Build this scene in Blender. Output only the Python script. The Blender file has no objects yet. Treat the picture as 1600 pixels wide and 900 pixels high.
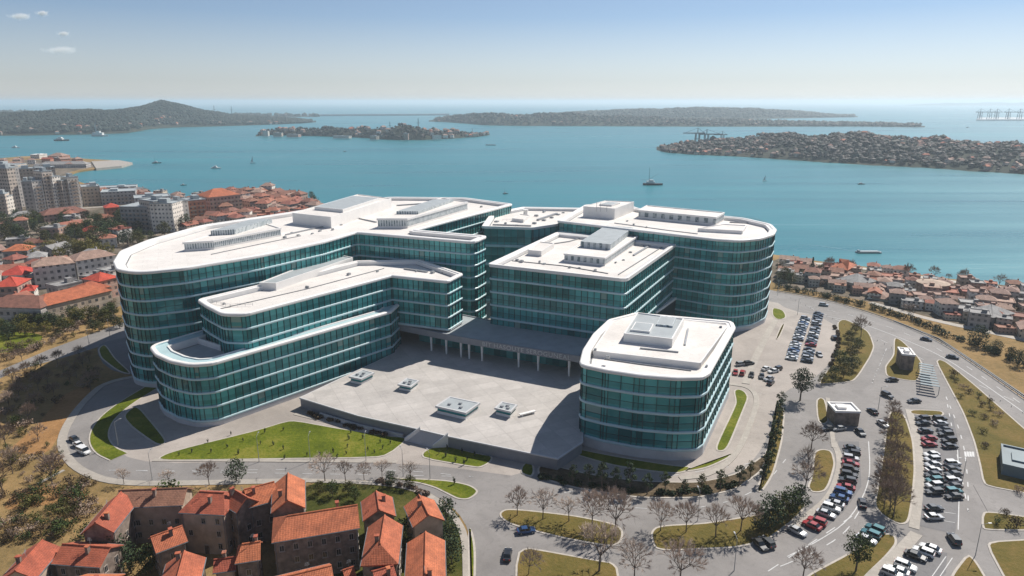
import bpy, math, random
from mathutils import Vector, Matrix
R = math.radians
rnd = random.Random(7)
sc = bpy.context.scene
col = sc.collection
PI = math.pi

# ------------------------------------------------------------------ camera, sky, sun, exposure
FPX = 1067.0
TH = math.atan(292 / FPX)
CH = 90.0
cam_d = bpy.data.cameras.new('camera')
cam = bpy.data.objects.new('camera', cam_d)
col.objects.link(cam)
cam.location = (0, 0, CH)
cam.rotation_euler = (PI / 2 - TH, 0, 0)
cam_d.sensor_width = 36
cam_d.lens = 36 * FPX / 1600
cam_d.clip_start = 1
cam_d.clip_end = 400000
sc.camera = cam

SUN_EL, SUN_AZ = 46.0, 45.0            # azimuth measured from +Y towards +X
w = bpy.data.worlds.new('World')
sc.world = w
w.use_nodes = True
nt = w.node_tree
bg = nt.nodes['Background']
sky = nt.nodes.new('ShaderNodeTexSky')
sky.sky_type = 'NISHITA'
sky.sun_disc = False
sky.sun_elevation = R(SUN_EL)
sky.sun_rotation = R(SUN_AZ)
sky.altitude = 90
sky.air_density = 1.0
sky.dust_density = 0.1
sky.ozone_density = 5.0
tcw = nt.nodes.new('ShaderNodeTexCoord'); mpw = nt.nodes.new('ShaderNodeMapping'); mpw.vector_type = 'POINT'
mpw.inputs['Scale'].default_value = (1, 1, 1.25); mpw.inputs['Location'].default_value = (0, 0, .006)
nt.links.new(tcw.outputs['Generated'], mpw.inputs[0]); nmw = nt.nodes.new('ShaderNodeVectorMath'); nmw.operation = 'NORMALIZE'
nt.links.new(mpw.outputs[0], nmw.inputs[0]); nt.links.new(nmw.outputs[0], sky.inputs[0])
hsw = nt.nodes.new('ShaderNodeMix'); hsw.data_type = 'RGBA'; hsw.blend_type = 'MULTIPLY'; hsw.inputs[0].default_value = 1; hsw.inputs[7].default_value = (.93, 1.0, 1.05, 1)
nt.links.new(sky.outputs[0], hsw.inputs[6]); hs2 = nt.nodes.new('ShaderNodeHueSaturation'); spz = nt.nodes.new('ShaderNodeSeparateXYZ'); nt.links.new(tcw.outputs['Generated'], spz.inputs[0]); mrz = nt.nodes.new('ShaderNodeMapRange'); mrz.inputs[1].default_value = 0; mrz.inputs[2].default_value = .11; mrz.inputs[3].default_value = .18; mrz.inputs[4].default_value = .80; nt.links.new(spz.outputs[2], mrz.inputs[0]); nt.links.new(mrz.outputs[0], hs2.inputs['Saturation'])
hs2.inputs['Saturation'].default_value = .74; hs2.inputs['Value'].default_value = 1.2
nt.links.new(hsw.outputs[2], hs2.inputs['Color']); nt.links.new(hs2.outputs[0], bg.inputs[0])
bg.inputs[1].default_value = 0.06
sd = bpy.data.lights.new('sun', 'SUN')
sd.energy = 5.0
sd.angle = R(0.5)
sd.color = (1.0, 0.945, 0.87)
sun = bpy.data.objects.new('sun', sd)
col.objects.link(sun)
sv = Vector((math.sin(R(SUN_AZ)) * math.cos(R(SUN_EL)), math.cos(R(SUN_AZ)) * math.cos(R(SUN_EL)), math.sin(R(SUN_EL))))
sun.rotation_euler = sv.to_track_quat('Z', 'Y').to_euler()
sun.location = sv * 500
sc.view_settings.view_transform = 'Standard'
sc.view_settings.look = 'None'
sc.view_settings.exposure = 0.33
sc.view_settings.gamma = 1.0
sc.cycles.max_bounces = 6
sc.cycles.diffuse_bounces = 3
sc.cycles.glossy_bounces = 3
sc.cycles.transmission_bounces = 2
sc.cycles.volume_bounces = 1

# ------------------------------------------------------------------ helpers
_c, _s = math.cos(TH), math.sin(TH)
def at(px, py, z=0.0):
    u = (px - 800) / FPX; v = -(py - 450) / FPX
    dx, dy, dz = u, _c + v * _s, -_s + v * _c
    t = (z - CH) / dz
    return (dx * t, dy * t)
def ats(pts, z=0.0): return [at(p[0], p[1], z) for p in pts]
def zat(px, py, x, y):            # height at which the ray through a pixel passes over the ground distance y
    v = -(py - 450) / FPX
    return CH + y / (_c + v * _s) * (-_s + v * _c)
def srgb(h):
    if isinstance(h, str):
        h = h.lstrip('#'); h = [int(h[i:i + 2], 16) / 255 for i in (0, 2, 4)]
        return tuple(x / 12.92 if x < .04045 else ((x + .055) / 1.055) ** 2.4 for x in h)
    return h
ORD = 'first second third fourth fifth sixth seventh eighth ninth tenth eleventh twelfth thirteenth fourteenth fifteenth sixteenth seventeenth eighteenth nineteenth twentieth'.split()
def ordn(i):
    if i < 20: return ORD[i]
    t = {2: 'twenty', 3: 'thirty', 4: 'forty', 5: 'fifty', 6: 'sixty', 7: 'seventy', 8: 'eighty', 9: 'ninety'}
    n = i + 1
    if n % 10 == 0: return {20: 'twentieth', 30: 'thirtieth', 40: 'fortieth', 50: 'fiftieth', 60: 'sixtieth', 70: 'seventieth', 80: 'eightieth', 90: 'ninetieth'}.get(n, str(n) + 'th')
    return t[n // 10] + '-' + ORD[n % 10 - 1] if n < 100 else 'hundred-and-' + ordn(n - 101)

class MB:
    def __init__(s): s.v = []; s.f = []; s.m = []; s.r = []; s.uv = []
    def face(s, pts, m=0, r=0.0, uv=None):
        i = len(s.v); s.v += [tuple(p) for p in pts]
        s.f.append(tuple(range(i, i + len(pts)))); s.m.append(m); s.r.append(r)
        s.uv.append(uv)
    def prism(s, poly, z0, z1, m=0, mt=None, bottom=False, r=0.0):
        n = len(poly); i = len(s.v)
        s.v += [(p[0], p[1], z0) for p in poly] + [(p[0], p[1], z1) for p in poly]
        u = 0
        for k in range(n):
            j = (k + 1) % n
            L = math.hypot(poly[j][0] - poly[k][0], poly[j][1] - poly[k][1])
            s.f.append((i + k, i + j, i + n + j, i + n + k)); s.m.append(m); s.r.append(r)
            s.uv.append([(u, 0), (u + L, 0), (u + L, z1 - z0), (u, z1 - z0)]); u += L
        s.f.append(tuple(range(i + n, i + 2 * n))); s.m.append(m if mt is None else mt); s.r.append(r); s.uv.append(None)
        if bottom:
            s.f.append(tuple(range(i + n - 1, i - 1, -1))); s.m.append(m); s.r.append(r); s.uv.append(None)
    def box(s, c, d, a=0.0, m=0, mt=None, r=0.0):
        ca, sa = math.cos(a), math.sin(a)
        P = [(c[0] + x * d[0] / 2 * ca - y * d[1] / 2 * sa, c[1] + x * d[0] / 2 * sa + y * d[1] / 2 * ca) for x, y in ((-1, -1), (1, -1), (1, 1), (-1, 1))]
        s.prism(P, c[2] - d[2] / 2, c[2] + d[2] / 2, m, mt, True, r)
    def tube(s, a, b, ra, rb, n=6, m=0, cap=False, r=0.0):
        a, b = Vector(a), Vector(b); d = (b - a)
        if d.length < 1e-6: return
        d.normalize(); x = d.orthogonal().normalized(); y = d.cross(x)
        i = len(s.v)
        for q, rr in ((a, ra), (b, rb)):
            for k in range(n):
                t = 2 * PI * k / n
                s.v.append(tuple(q + x * (rr * math.cos(t)) + y * (rr * math.sin(t))))
        for k in range(n):
            j = (k + 1) % n
            s.f.append((i + k, i + j, i + n + j, i + n + k)); s.m.append(m); s.r.append(r); s.uv.append(None)
        if cap:
            s.f.append(tuple(range(i + n, i + 2 * n))); s.m.append(m); s.r.append(r); s.uv.append(None)
            s.f.append(tuple(range(i + n - 1, i - 1, -1))); s.m.append(m); s.r.append(r); s.uv.append(None)
    def sweep(s, poly, prof, m=0, mcap=None, cap=False, ms=None):
        n = len(poly); rows = []
        for off, z in prof:
            q = offset(poly, off); i = len(s.v); rows.append(i)
            s.v += [(p[0], p[1], z) for p in q]
        for t in range(len(prof) - 1):
            a, b = rows[t], rows[t + 1]
            for k in range(n):
                j = (k + 1) % n
                s.f.append((a + k, a + j, b + j, b + k)); s.m.append(ms[t] if ms else m); s.r.append(0); s.uv.append(None)
        if cap:
            b = rows[-1]
            s.f.append(tuple(range(b, b + n))); s.m.append(m if mcap is None else mcap); s.r.append(0); s.uv.append(None)
    def mesh(s, name, mats, smooth=False, rn=False):
        me = bpy.data.meshes.new(name)
        me.from_pydata(s.v, [], s.f)
        for x in (mats if isinstance(mats, (list, tuple)) else [mats]): me.materials.append(x)
        me.polygons.foreach_set('material_index', s.m)
        if smooth: me.polygons.foreach_set('use_smooth', [True] * len(s.f))
        if any(s.r) or rn:
            at_ = me.attributes.new('rnd', 'FLOAT', 'FACE'); at_.data.foreach_set('value', s.r)
        if any(u is not None for u in s.uv):
            ul = me.uv_layers.new(name='UVMap'); buf = []
            for f, u in zip(s.f, s.uv):
                for t in (u if u is not None else [(0, 0)] * len(f)): buf += [t[0], t[1]]
            ul.data.foreach_set('uv', buf)
        me.update(); me.validate()
        return me
    def build(s, name, mats, parent=None, smooth=False, loc=None):
        o = bpy.data.objects.new(name, s.mesh(name, mats, smooth)); col.objects.link(o)
        if parent: o.parent = parent
        if loc: o.location = loc
        return o

def tag(o, label=None, cat=None, group=None, kind=None):
    if label: o['label'] = label
    if cat: o['category'] = cat
    if group: o['group'] = group
    if kind: o['kind'] = kind
    return o
def empty(name, loc=(0, 0, 0), rz=0.0):
    o = bpy.data.objects.new(name, None); col.objects.link(o)
    o.location = loc; o.rotation_euler = (0, 0, rz); o.empty_display_size = 1
    return o
KIDS = {}
def link_mesh(name, me, parent=None, loc=(0, 0, 0)):
    o = bpy.data.objects.new(name, me); col.objects.link(o); o.location = loc
    if parent:
        o.parent = parent
    return o
def copy_tree(root, loc, rz=0.0, scale=(1, 1, 1)):
    c = root.copy(); col.objects.link(c)
    c.location = loc; c.rotation_euler = (0, 0, rz); c.scale = scale
    for ch in root.children:
        d = ch.copy(); col.objects.link(d); d.parent = c
        for g in ch.children:
            e = g.copy(); col.objects.link(e); e.parent = d
    return c
class Proto:            # the first placement moves the thing itself, later ones copy it and its parts
    ALL = []
    def __init__(s, root): s.root = root; s.used = False; Proto.ALL.append(s)
    def place(s, loc, rz=0.0, scale=1.0):
        if not isinstance(scale, (tuple, list)): scale = (scale,) * 3
        if not s.used:
            s.used = True; o = s.root
            o.location = loc; o.rotation_euler = (0, 0, rz); o.scale = scale
            return o
        o = copy_tree(s.root, loc, rz, scale)
        for k in ('label', 'group'):
            if k in o: del o[k]
        return o

def area(p): return sum(p[k][0] * p[(k + 1) % len(p)][1] - p[(k + 1) % len(p)][0] * p[k][1] for k in range(len(p))) / 2
def ccw(p): return p if area(p) > 0 else p[::-1]
def offset(poly, d):
    if abs(d) < 1e-9: return poly
    n = len(poly); out = []
    for k in range(n):
        a, b, c = poly[k - 1], poly[k], poly[(k + 1) % n]
        e1 = Vector((b[0] - a[0], b[1] - a[1])); e2 = Vector((c[0] - b[0], c[1] - b[1]))
        if e1.length < 1e-9: e1 = e2
        if e2.length < 1e-9: e2 = e1
        e1.normalize(); e2.normalize()
        n1 = Vector((e1.y, -e1.x)); n2 = Vector((e2.y, -e2.x))
        m = n1 + n2; q = 1 + n1.dot(n2)
        m = m / max(q, .25)
        out.append((b[0] + m.x * d, b[1] + m.y * d))
    if abs(d) > .6:                    # collapse the little loops a tight corner turns into
        bad = []
        for k in range(n):
            a, b = poly[k], poly[(k + 1) % n]; p, q = out[k], out[(k + 1) % n]
            bad.append((b[0] - a[0]) * (q[0] - p[0]) + (b[1] - a[1]) * (q[1] - p[1]) <= 0)
        if any(bad) and not all(bad):
            s0 = next(k for k in range(n) if not bad[k]); k = 1
            while k < n:
                if bad[(s0 + k) % n]:
                    e = k
                    while bad[(s0 + e) % n]: e += 1
                    i0, i1 = (s0 + k - 1) % n, (s0 + e) % n
                    p, p2, q, q2 = out[i0], out[(i0 + 1) % n], out[i1], out[(i1 + 1) % n]
                    d1, d2 = (p2[0] - p[0], p2[1] - p[1]), (q2[0] - q[0], q2[1] - q[1]); det = d1[0] * d2[1] - d1[1] * d2[0]
                    if abs(det) > 1e-6:
                        t = ((q[0] - p[0]) * d2[1] - (q[1] - p[1]) * d2[0]) / det; X = (p[0] + d1[0] * t, p[1] + d1[1] * t)
                    else: X = ((p2[0] + q[0]) / 2, (p2[1] + q[1]) / 2)
                    for j in range(k, e + 1): out[(s0 + j) % n] = X
                    k = e
                k += 1
    return out
def round_poly(pts, seg=1.6):          # points (x, y, corner radius)
    pts = [(p[0], p[1], p[2] if len(p) > 2 else 0.0) for p in pts]
    if area(pts) < 0: pts = pts[::-1]
    n = len(pts); out = []
    for k in range(n):
        a, b, c = Vector(pts[k - 1][:2]), Vector(pts[k][:2]), Vector(pts[(k + 1) % n][:2])
        r = pts[k][2]
        u, v = (a - b), (c - b); lu, lv = u.length, v.length; u.normalize(); v.normalize()
        ang = math.acos(max(-1, min(1, u.dot(v))))
        if r <= 0 or abs(PI - ang) < .02: out.append((b.x, b.y)); continue
        t = min(r / math.tan(ang / 2), lu * .49, lv * .49); r = t * math.tan(ang / 2)
        p, q = b + u * t, b + v * t
        cc = b + (u + v).normalized() * math.sqrt(r * r + t * t)
        a0 = math.atan2(p.y - cc.y, p.x - cc.x); a1 = math.atan2(q.y - cc.y, q.x - cc.x)
        d = (a1 - a0 + PI) % (2 * PI) - PI
        m = max(2, int(abs(d) * r / seg) + 1)
        for i in range(m + 1): out.append((cc.x + r * math.cos(a0 + d * i / m), cc.y + r * math.sin(a0 + d * i / m)))
    return out
def resample(poly, step):
    out = []
    n = len(poly)
    for k in range(n):
        a, b = poly[k], poly[(k + 1) % n]; L = math.hypot(b[0] - a[0], b[1] - a[1]); m = max(1, round(L / step))
        for i in range(m): out.append((a[0] + (b[0] - a[0]) * i / m, a[1] + (b[1] - a[1]) * i / m))
    return out
def chaikin(p, it=2, closed=True):
    for _ in range(it):
        q = []; n = len(p)
        for k in range(n if closed else n - 1):
            a, b = p[k], p[(k + 1) % n]
            q += [(a[0] * .75 + b[0] * .25, a[1] * .75 + b[1] * .25), (a[0] * .25 + b[0] * .75, a[1] * .25 + b[1] * .75)]
        if not closed: q = [p[0]] + q + [p[-1]]
        p = q
    return p
def tight(p, r=.14):                   # keeps corners from being cut too far by the smoothing
    q = []
    for k in range(len(p)):
        a, b = p[k], p[(k + 1) % len(p)]
        L = math.hypot(b[0] - a[0], b[1] - a[1]); t = min(r, 3.0 / max(L, .1)) if L > 8 else .3
        q += [(a[0] + (b[0] - a[0]) * t, a[1] + (b[1] - a[1]) * t), (b[0] + (a[0] - b[0]) * t, b[1] + (a[1] - b[1]) * t)]
    return q
def inside(p, poly):
    c = False; n = len(poly); j = n - 1
    for i in range(n):
        if (poly[i][1] > p[1]) != (poly[j][1] > p[1]) and p[0] < (poly[j][0] - poly[i][0]) * (p[1] - poly[i][1]) / (poly[j][1] - poly[i][1]) + poly[i][0]: c = not c
        j = i
    return c

# ------------------------------------------------------------------ materials
def newmat(name):
    m = bpy.data.materials.new(name); m.use_nodes = True
    n = m.node_tree.nodes; return m, n, m.node_tree.links, n['Principled BSDF']
def mix_rgb(n, l, fac, a, b, mode='MIX'):
    x = n.new('ShaderNodeMix'); x.data_type = 'RGBA'; x.blend_type = mode
    for sock, val in ((x.inputs[0], fac), (x.inputs[6], a), (x.inputs[7], b)):
        if isinstance(val, bpy.types.NodeSocket): l.new(val, sock)
        elif isinstance(val, (int, float)): sock.default_value = val
        else: sock.default_value = (*val[:3], 1)
    return x.outputs[2]
def math_n(n, l, op, a, b=None, c=None, clamp=False):
    x = n.new('ShaderNodeMath'); x.operation = op; x.use_clamp = clamp
    for i, val in enumerate((a, b, c)):
        if val is None: continue
        if isinstance(val, bpy.types.NodeSocket): l.new(val, x.inputs[i])
        else: x.inputs[i].default_value = val
    return x.outputs[0]
def ramp(n, l, fac, stops):
    x = n.new('ShaderNodeValToRGB'); e = x.color_ramp.elements
    while len(e) > 1: e.remove(e[0])
    e[0].position = stops[0][0]; e[0].color = (*srgb(stops[0][1]), 1)
    for p, c_ in stops[1:]:
        q = e.new(p); q.color = (*srgb(c_), 1)
    l.new(fac, x.inputs[0]); return x.outputs[0]
def noise(n, l, scale, detail=4, rough=.55, vec=None, dist=0.0):
    x = n.new('ShaderNodeTexNoise'); x.inputs['Scale'].default_value = scale; x.inputs['Detail'].default_value = detail
    x.inputs['Roughness'].default_value = rough; x.inputs['Distortion'].default_value = dist
    if vec is not None: l.new(vec, x.inputs['Vector'])
    return x.outputs[0]
def wpos(n): return n.new('ShaderNodeNewGeometry').outputs['Position']
def opos(n): return n.new('ShaderNodeTexCoord').outputs['Object']
def bump(n, l, b, h, strength=.3, dist=.1):
    x = n.new('ShaderNodeBump'); x.inputs['Strength'].default_value = strength; x.inputs['Distance'].default_value = dist
    l.new(h, x.inputs['Height']); l.new(x.outputs[0], b.inputs['Normal'])
def flat(name, c_, rough=.7, var=.12, scale=.6, metal=0.0, world=True, spec=.4, bmp=0.0):
    m, n, l, b = newmat(name); c_ = srgb(c_)
    f = noise(n, l, scale, 5, .6, wpos(n) if world else opos(n))
    lo = tuple(x * (1 - var) for x in c_); hi = tuple(min(1, x * (1 + var)) for x in c_)
    l.new(ramp_lin(n, l, f, lo, hi), b.inputs['Base Color'])
    b.inputs['Roughness'].default_value = rough; b.inputs['Metallic'].default_value = metal
    b.inputs['Specular IOR Level'].default_value = spec
    if bmp: bump(n, l, b, f, bmp)
    return m
def ramp_lin(n, l, fac, lo, hi, a=.3, z=.7):
    x = n.new('ShaderNodeValToRGB'); e = x.color_ramp.elements
    e[0].position = a; e[0].color = (*lo, 1); e[1].position = z; e[1].color = (*hi, 1)
    l.new(fac, x.inputs[0]); return x.outputs[0]

M = {}
M['white'] = flat('white_cladding', (.74, .72, .69), .5, .06, .25)
M['band'] = flat('floor_band_panel', (.42, .56, .58), .35, .08, .3)
M['plinth'] = flat('plinth_stone', (.50, .50, .50), .6, .08, .4)
M['roofmem'] = None
def roof_mat():
    m, n, l, b = newmat('roof_membrane'); p = wpos(n)
    f = noise(n, l, .06, 5, .65, p); g = noise(n, l, .9, 4, .6, p)
    c1 = ramp_lin(n, l, f, (.58, .545, .505), (.74, .70, .655), .28, .68)
    c2 = mix_rgb(n, l, math_n(n, l, 'MULTIPLY', ramp_lin(n, l, g, (0, 0, 0), (1, 1, 1), .55, .72), .4), c1, (.42, .38, .34))
    # sheet seams
    br = n.new('ShaderNodeTexBrick'); br.inputs['Scale'].default_value = 1; br.inputs['Brick Width'].default_value = 9; br.inputs['Row Height'].default_value = 4
    br.inputs['Mortar Size'].default_value = .05; br.inputs['Color1'].default_value = (1, 1, 1, 1); br.inputs['Color2'].default_value = (.95, .95, .95, 1); br.inputs['Mortar'].default_value = (.78, .78, .78, 1)
    mp = n.new('ShaderNodeMapping'); mp.inputs['Rotation'].default_value = (0, 0, R(-26)); l.new(p, mp.inputs[0]); l.new(mp.outputs[0], br.inputs[0])
    c3 = mix_rgb(n, l, 1.0, c2, br.outputs[0], 'MULTIPLY')
    l.new(c3, b.inputs['Base Color']); b.inputs['Roughness'].default_value = .8
    return m
M['roofmem'] = roof_mat()
def glass_mat(name, dark, light, rough=.06):
    m, n, l, b = newmat(name)
    a = n.new('ShaderNodeAttribute'); a.attribute_name = 'rnd'
    p = wpos(n)
    f = noise(n, l, .05, 3, .6, p)
    mixf = math_n(n, l, 'ADD', math_n(n, l, 'MULTIPLY', a.outputs['Fac'], .6), math_n(n, l, 'MULTIPLY', f, .5))
    blind = math_n(n, l, 'GREATER_THAN', a.outputs['Fac'], .985)
    l.new(mix_rgb(n, l, math_n(n, l, 'MULTIPLY', blind, .75), ramp_lin(n, l, mixf, dark, light, .25, .8), (.24, .27, .23)), b.inputs['Base Color'])
    b.inputs['Roughness'].default_value = rough
    b.inputs['Specular IOR Level'].default_value = .6
    b.inputs['IOR'].default_value = 1.5
    b.inputs['Specular Tint'].default_value = (.45, .88, .92, 1)
    # every pane sits very slightly out of plane, so reflections break up
    nb = noise(n, l, .35, 2, .5, p); bump(n, l, b, nb, .12, .25)
    return m
M['glass'] = glass_mat('tinted_glazing', (.016, .105, .108), (.10, .40, .385))
M['glass_lt'] = glass_mat('spandrel_glazing', (.04, .21, .22), (.08, .33, .33), .12)
M['mullion'] = flat('mullion_metal', (.022, .055, .062), .4, .1, .5, .3)
M['gutter'] = flat('roof_gutter', (.16, .17, .18), .7, .3, .8)
M['fascia'] = flat('canopy_fascia', (.22, .23, .25), .5, .1, .4)
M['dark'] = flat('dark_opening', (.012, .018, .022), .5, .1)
M['louvre'] = None
def louvre_mat():
    m, n, l, b = newmat('louvre_screen'); p = wpos(n)
    s_ = n.new('ShaderNodeSeparateXYZ'); l.new(p, s_.inputs[0])
    u = math_n(n, l, 'ADD', math_n(n, l, 'MULTIPLY', s_.outputs[0], .9), math_n(n, l, 'MULTIPLY', s_.outputs[1], .9))
    st = math_n(n, l, 'GREATER_THAN', math_n(n, l, 'FRACT', u), .55)
    nz = math_n(n, l, 'GREATER_THAN', noise(n, l, .5, 3, .6, p), .5)
    f = math_n(n, l, 'MULTIPLY', st, math_n(n, l, 'ADD', .45, math_n(n, l, 'MULTIPLY', nz, .5)))
    l.new(mix_rgb(n, l, f, (.55, .58, .58), (.09, .14, .16)), b.inputs['Base Color']); b.inputs['Roughness'].default_value = .5
    return m
M['louvre'] = louvre_mat()
M['greyroof'] = flat('grey_roof_deck', (.32, .35, .36), .7, .12, .3)
def paving_mat(name, c_, size, joint=.75, var=.1, rot=0.0):
    m, n, l, b = newmat(name); p = wpos(n)
    mp = n.new('ShaderNodeMapping'); mp.inputs['Rotation'].default_value = (0, 0, rot); l.new(p, mp.inputs[0])
    br = n.new('ShaderNodeTexBrick'); br.inputs['Scale'].default_value = 1; br.offset = 0
    br.inputs['Brick Width'].default_value = size; br.inputs['Row Height'].default_value = size * .7; br.inputs['Mortar Size'].default_value = .07
    br.inputs['Color1'].default_value = (1, 1, 1, 1); br.inputs['Color2'].default_value = (.86, .86, .86, 1); br.inputs['Mortar'].default_value = (joint, joint, joint, 1)
    l.new(mp.outputs[0], br.inputs[0])
    f = noise(n, l, .12, 6, .65, p); g = noise(n, l, 1.3, 4, .6, p)
    c1 = ramp_lin(n, l, f, tuple(x * (1 - var) for x in c_), tuple(x * (1 + var) for x in c_), .3, .7)
    c2 = mix_rgb(n, l, .35, c1, ramp_lin(n, l, g, tuple(x * .8 for x in c_), tuple(x * 1.12 for x in c_)))
    l.new(mix_rgb(n, l, 1.0, c2, br.outputs[0], 'MULTIPLY'), b.inputs['Base Color']); b.inputs['Roughness'].default_value = .8
    return m
M['plaza'] = paving_mat('plaza_slabs', (.45, .42, .39), 6.0, .74, .22, R(-26))
M['walk'] = paving_mat('footway_slabs', (.37, .335, .29), 1.6, .85, .14, R(20))
def asphalt_mat(name, c_, patch=.25):
    m, n, l, b = newmat(name); p = wpos(n)
    f = noise(n, l, .05, 7, .7, p, .6); g = noise(n, l, .5, 5, .7, p, 1.5); h = noise(n, l, 6, 2, .5, p)
    c1 = ramp_lin(n, l, f, tuple(x * .68 for x in c_), tuple(x * 1.22 for x in c_), .3, .7)
    c2 = mix_rgb(n, l, math_n(n, l, 'MULTIPLY', ramp_lin(n, l, g, (0, 0, 0), (1, 1, 1), .52, .7), patch), c1, tuple(x * .5 for x in c_))
    c3 = mix_rgb(n, l, .2, c2, ramp_lin(n, l, h, tuple(x * .7 for x in c_), tuple(x * 1.3 for x in c_)))
    l.new(c3, b.inputs['Base Color']); b.inputs['Roughness'].default_value = .85
    return m
M['asphalt'] = asphalt_mat('worn_asphalt', (.225, .21, .198), .5)
M['asphalt_dk'] = asphalt_mat('parking_asphalt', (.165, .16, .16), .5)
M['forecourt'] = asphalt_mat('pale_forecourt', (.34, .30, .265), .4)
M['kerb'] = flat('kerb_concrete', (.42, .38, .33), .8, .15, .8)
M['paint'] = flat('road_paint', (.46, .46, .45), .6, .2, 2)
def grass_mat(name, stops, s1=.08, s2=1.2, b_=.6):
    m, n, l, b = newmat(name); p = wpos(n)
    f = noise(n, l, s1, 6, .65, p, .4); g = noise(n, l, s2, 6, .7, p)
    mixf = math_n(n, l, 'ADD', math_n(n, l, 'MULTIPLY', f, .6), math_n(n, l, 'MULTIPLY', g, .4))
    l.new(ramp(n, l, mixf, stops), b.inputs['Base Color']); b.inputs['Roughness'].default_value = .95; b.inputs['Specular IOR Level'].default_value = .1
    bump(n, l, b, g, b_, .4)
    return m
M['lawn'] = grass_mat('mown_lawn', [(.36, (.055, .076, .007)), (.5, (.105, .130, .011)), (.62, (.19, .18, .03))])
M['garden'] = grass_mat('garden_grass', [(.32, (.030, .040, .008)), (.5, (.06, .065, .014)), (.66, (.12, .10, .03))], .12, 1.0)
M['soil'] = grass_mat('bare_orange_soil', [(.3, (.17, .095, .04)), (.5, (.30, .165, .07)), (.65, (.40, .23, .11))], .09, .9)
M['verge'] = grass_mat('dry_verge', [(.3, (.075, .070, .020)), (.48, (.13, .105, .030)), (.62, (.19, .13, .045)), (.75, (.24, .17, .075))])
M['ground'] = grass_mat('dry_hillside', [(.3, (.12, .092, .040)), (.45, (.21, .145, .062)), (.56, (.29, .19, .085)), (.7, (.36, .23, .11))], .035, .5, .9)
M['townground'] = grass_mat('town_ground', [(.3, (.04, .045, .025)), (.45, (.10, .085, .06)), (.55, (.20, .165, .13)), (.7, (.27, .22, .18))], .05, .4, .5)
M['bed'] = grass_mat('planting_bed', [(.35, (.045, .035, .020)), (.5, (.10, .075, .045)), (.65, (.20, .15, .10))], .3, 2.0, .8)
M['trunk'] = flat('bark', (.12, .092, .075), .9, .3, 3, 0, False)
def leaf_mat(name, c_, var=.5, spec=.2):
    m, n, l, b = newmat(name)
    a = n.new('ShaderNodeAttribute'); a.attribute_name = 'rnd'
    oi = n.new('ShaderNodeObjectInfo')
    f = math_n(n, l, 'ADD', math_n(n, l, 'MULTIPLY', a.outputs['Fac'], .7), math_n(n, l, 'MULTIPLY', oi.outputs['Random'], .3))
    lo = tuple(x * (1 - var) for x in c_); hi = tuple(x * (1 + var) for x in c_)
    l.new(ramp_lin(n, l, f, lo, hi, .05, .95), b.inputs['Base Color']); b.inputs['Roughness'].default_value = .7; b.inputs['Specular IOR Level'].default_value = spec
    return m
M['leaf'] = leaf_mat('leaf_green', (.045, .068, .018))
M['leaf_dk'] = leaf_mat('leaf_dark', (.034, .055, .024))
M['leaf_ol'] = leaf_mat('leaf_olive', (.085, .085, .022))
M['leaf_ye'] = leaf_mat('leaf_yellow_green', (.13, .115, .02))
M['leaf_br'] = leaf_mat('leaf_brown', (.095, .065, .038))
M['twig'] = leaf_mat('twig', (.42, .335, .275), .3)
M['twig_dk'] = leaf_mat('twig_dark', (.27, .20, .155), .35)
M['far_leaf'] = leaf_mat('far_wood', (.022, .032, .024), .6)
M['far_brown'] = leaf_mat('far_scrub', (.06, .046, .038), .6)
def tile_mat(name, c_):
    m, n, l, b = newmat(name)
    uv = n.new('ShaderNodeUVMap'); s_ = n.new('ShaderNodeSeparateXYZ'); l.new(uv.outputs[0], s_.inputs[0])
    p = wpos(n); oi = n.new('ShaderNodeObjectInfo')
    row = math_n(n, l, 'FRACT', math_n(n, l, 'MULTIPLY', s_.outputs[1], 2.6))
    colm = math_n(n, l, 'SINE', math_n(n, l, 'MULTIPLY', s_.outputs[0], 22))
    f = noise(n, l, .45, 6, .7, p); g = noise(n, l, 3.2, 4, .75, p)
    c1 = ramp_lin(n, l, f, tuple(x * .62 for x in c_), tuple(min(1, x * 1.25) for x in c_), .32, .68)
    c2 = mix_rgb(n, l, math_n(n, l, 'MULTIPLY', ramp_lin(n, l, g, (0, 0, 0), (1, 1, 1), .48, .68), .75), c1, tuple(x * .42 for x in c_))
    c3 = mix_rgb(n, l, math_n(n, l, 'MULTIPLY', math_n(n, l, 'GREATER_THAN', row, .8), .35), c2, tuple(x * .35 for x in c_))
    hs = n.new('ShaderNodeHueSaturation'); l.new(math_n(n, l, 'ADD', .85, math_n(n, l, 'MULTIPLY', oi.outputs['Random'], .3)), hs.inputs['Value'])
    l.new(math_n(n, l, 'ADD', .494, math_n(n, l, 'MULTIPLY', oi.outputs['Random'], .014)), hs.inputs['Hue']); l.new(c3, hs.inputs['Color'])
    l.new(hs.outputs[0], b.inputs['Base Color']); b.inputs['Roughness'].default_value = .85
    bump(n, l, b, math_n(n, l, 'ADD', math_n(n, l, 'MULTIPLY', colm, .3), math_n(n, l, 'SUBTRACT', 1.0, row)), .5, .12)
    return m
M['tile'] = tile_mat('clay_tiles', (.43, .115, .055))
M['tile_red'] = tile_mat('bright_red_tiles', (.50, .055, .035))
M['tile_town'] = tile_mat('town_tiles', (.36, .13, .085))
M['tile_br'] = tile_mat('brown_tiles', (.27, .12, .08))
M['tile_pk'] = tile_mat('faded_tiles', (.36, .23, .18))
M['tile_gr'] = tile_mat('grey_sheeting', (.30, .29, .28))
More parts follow.
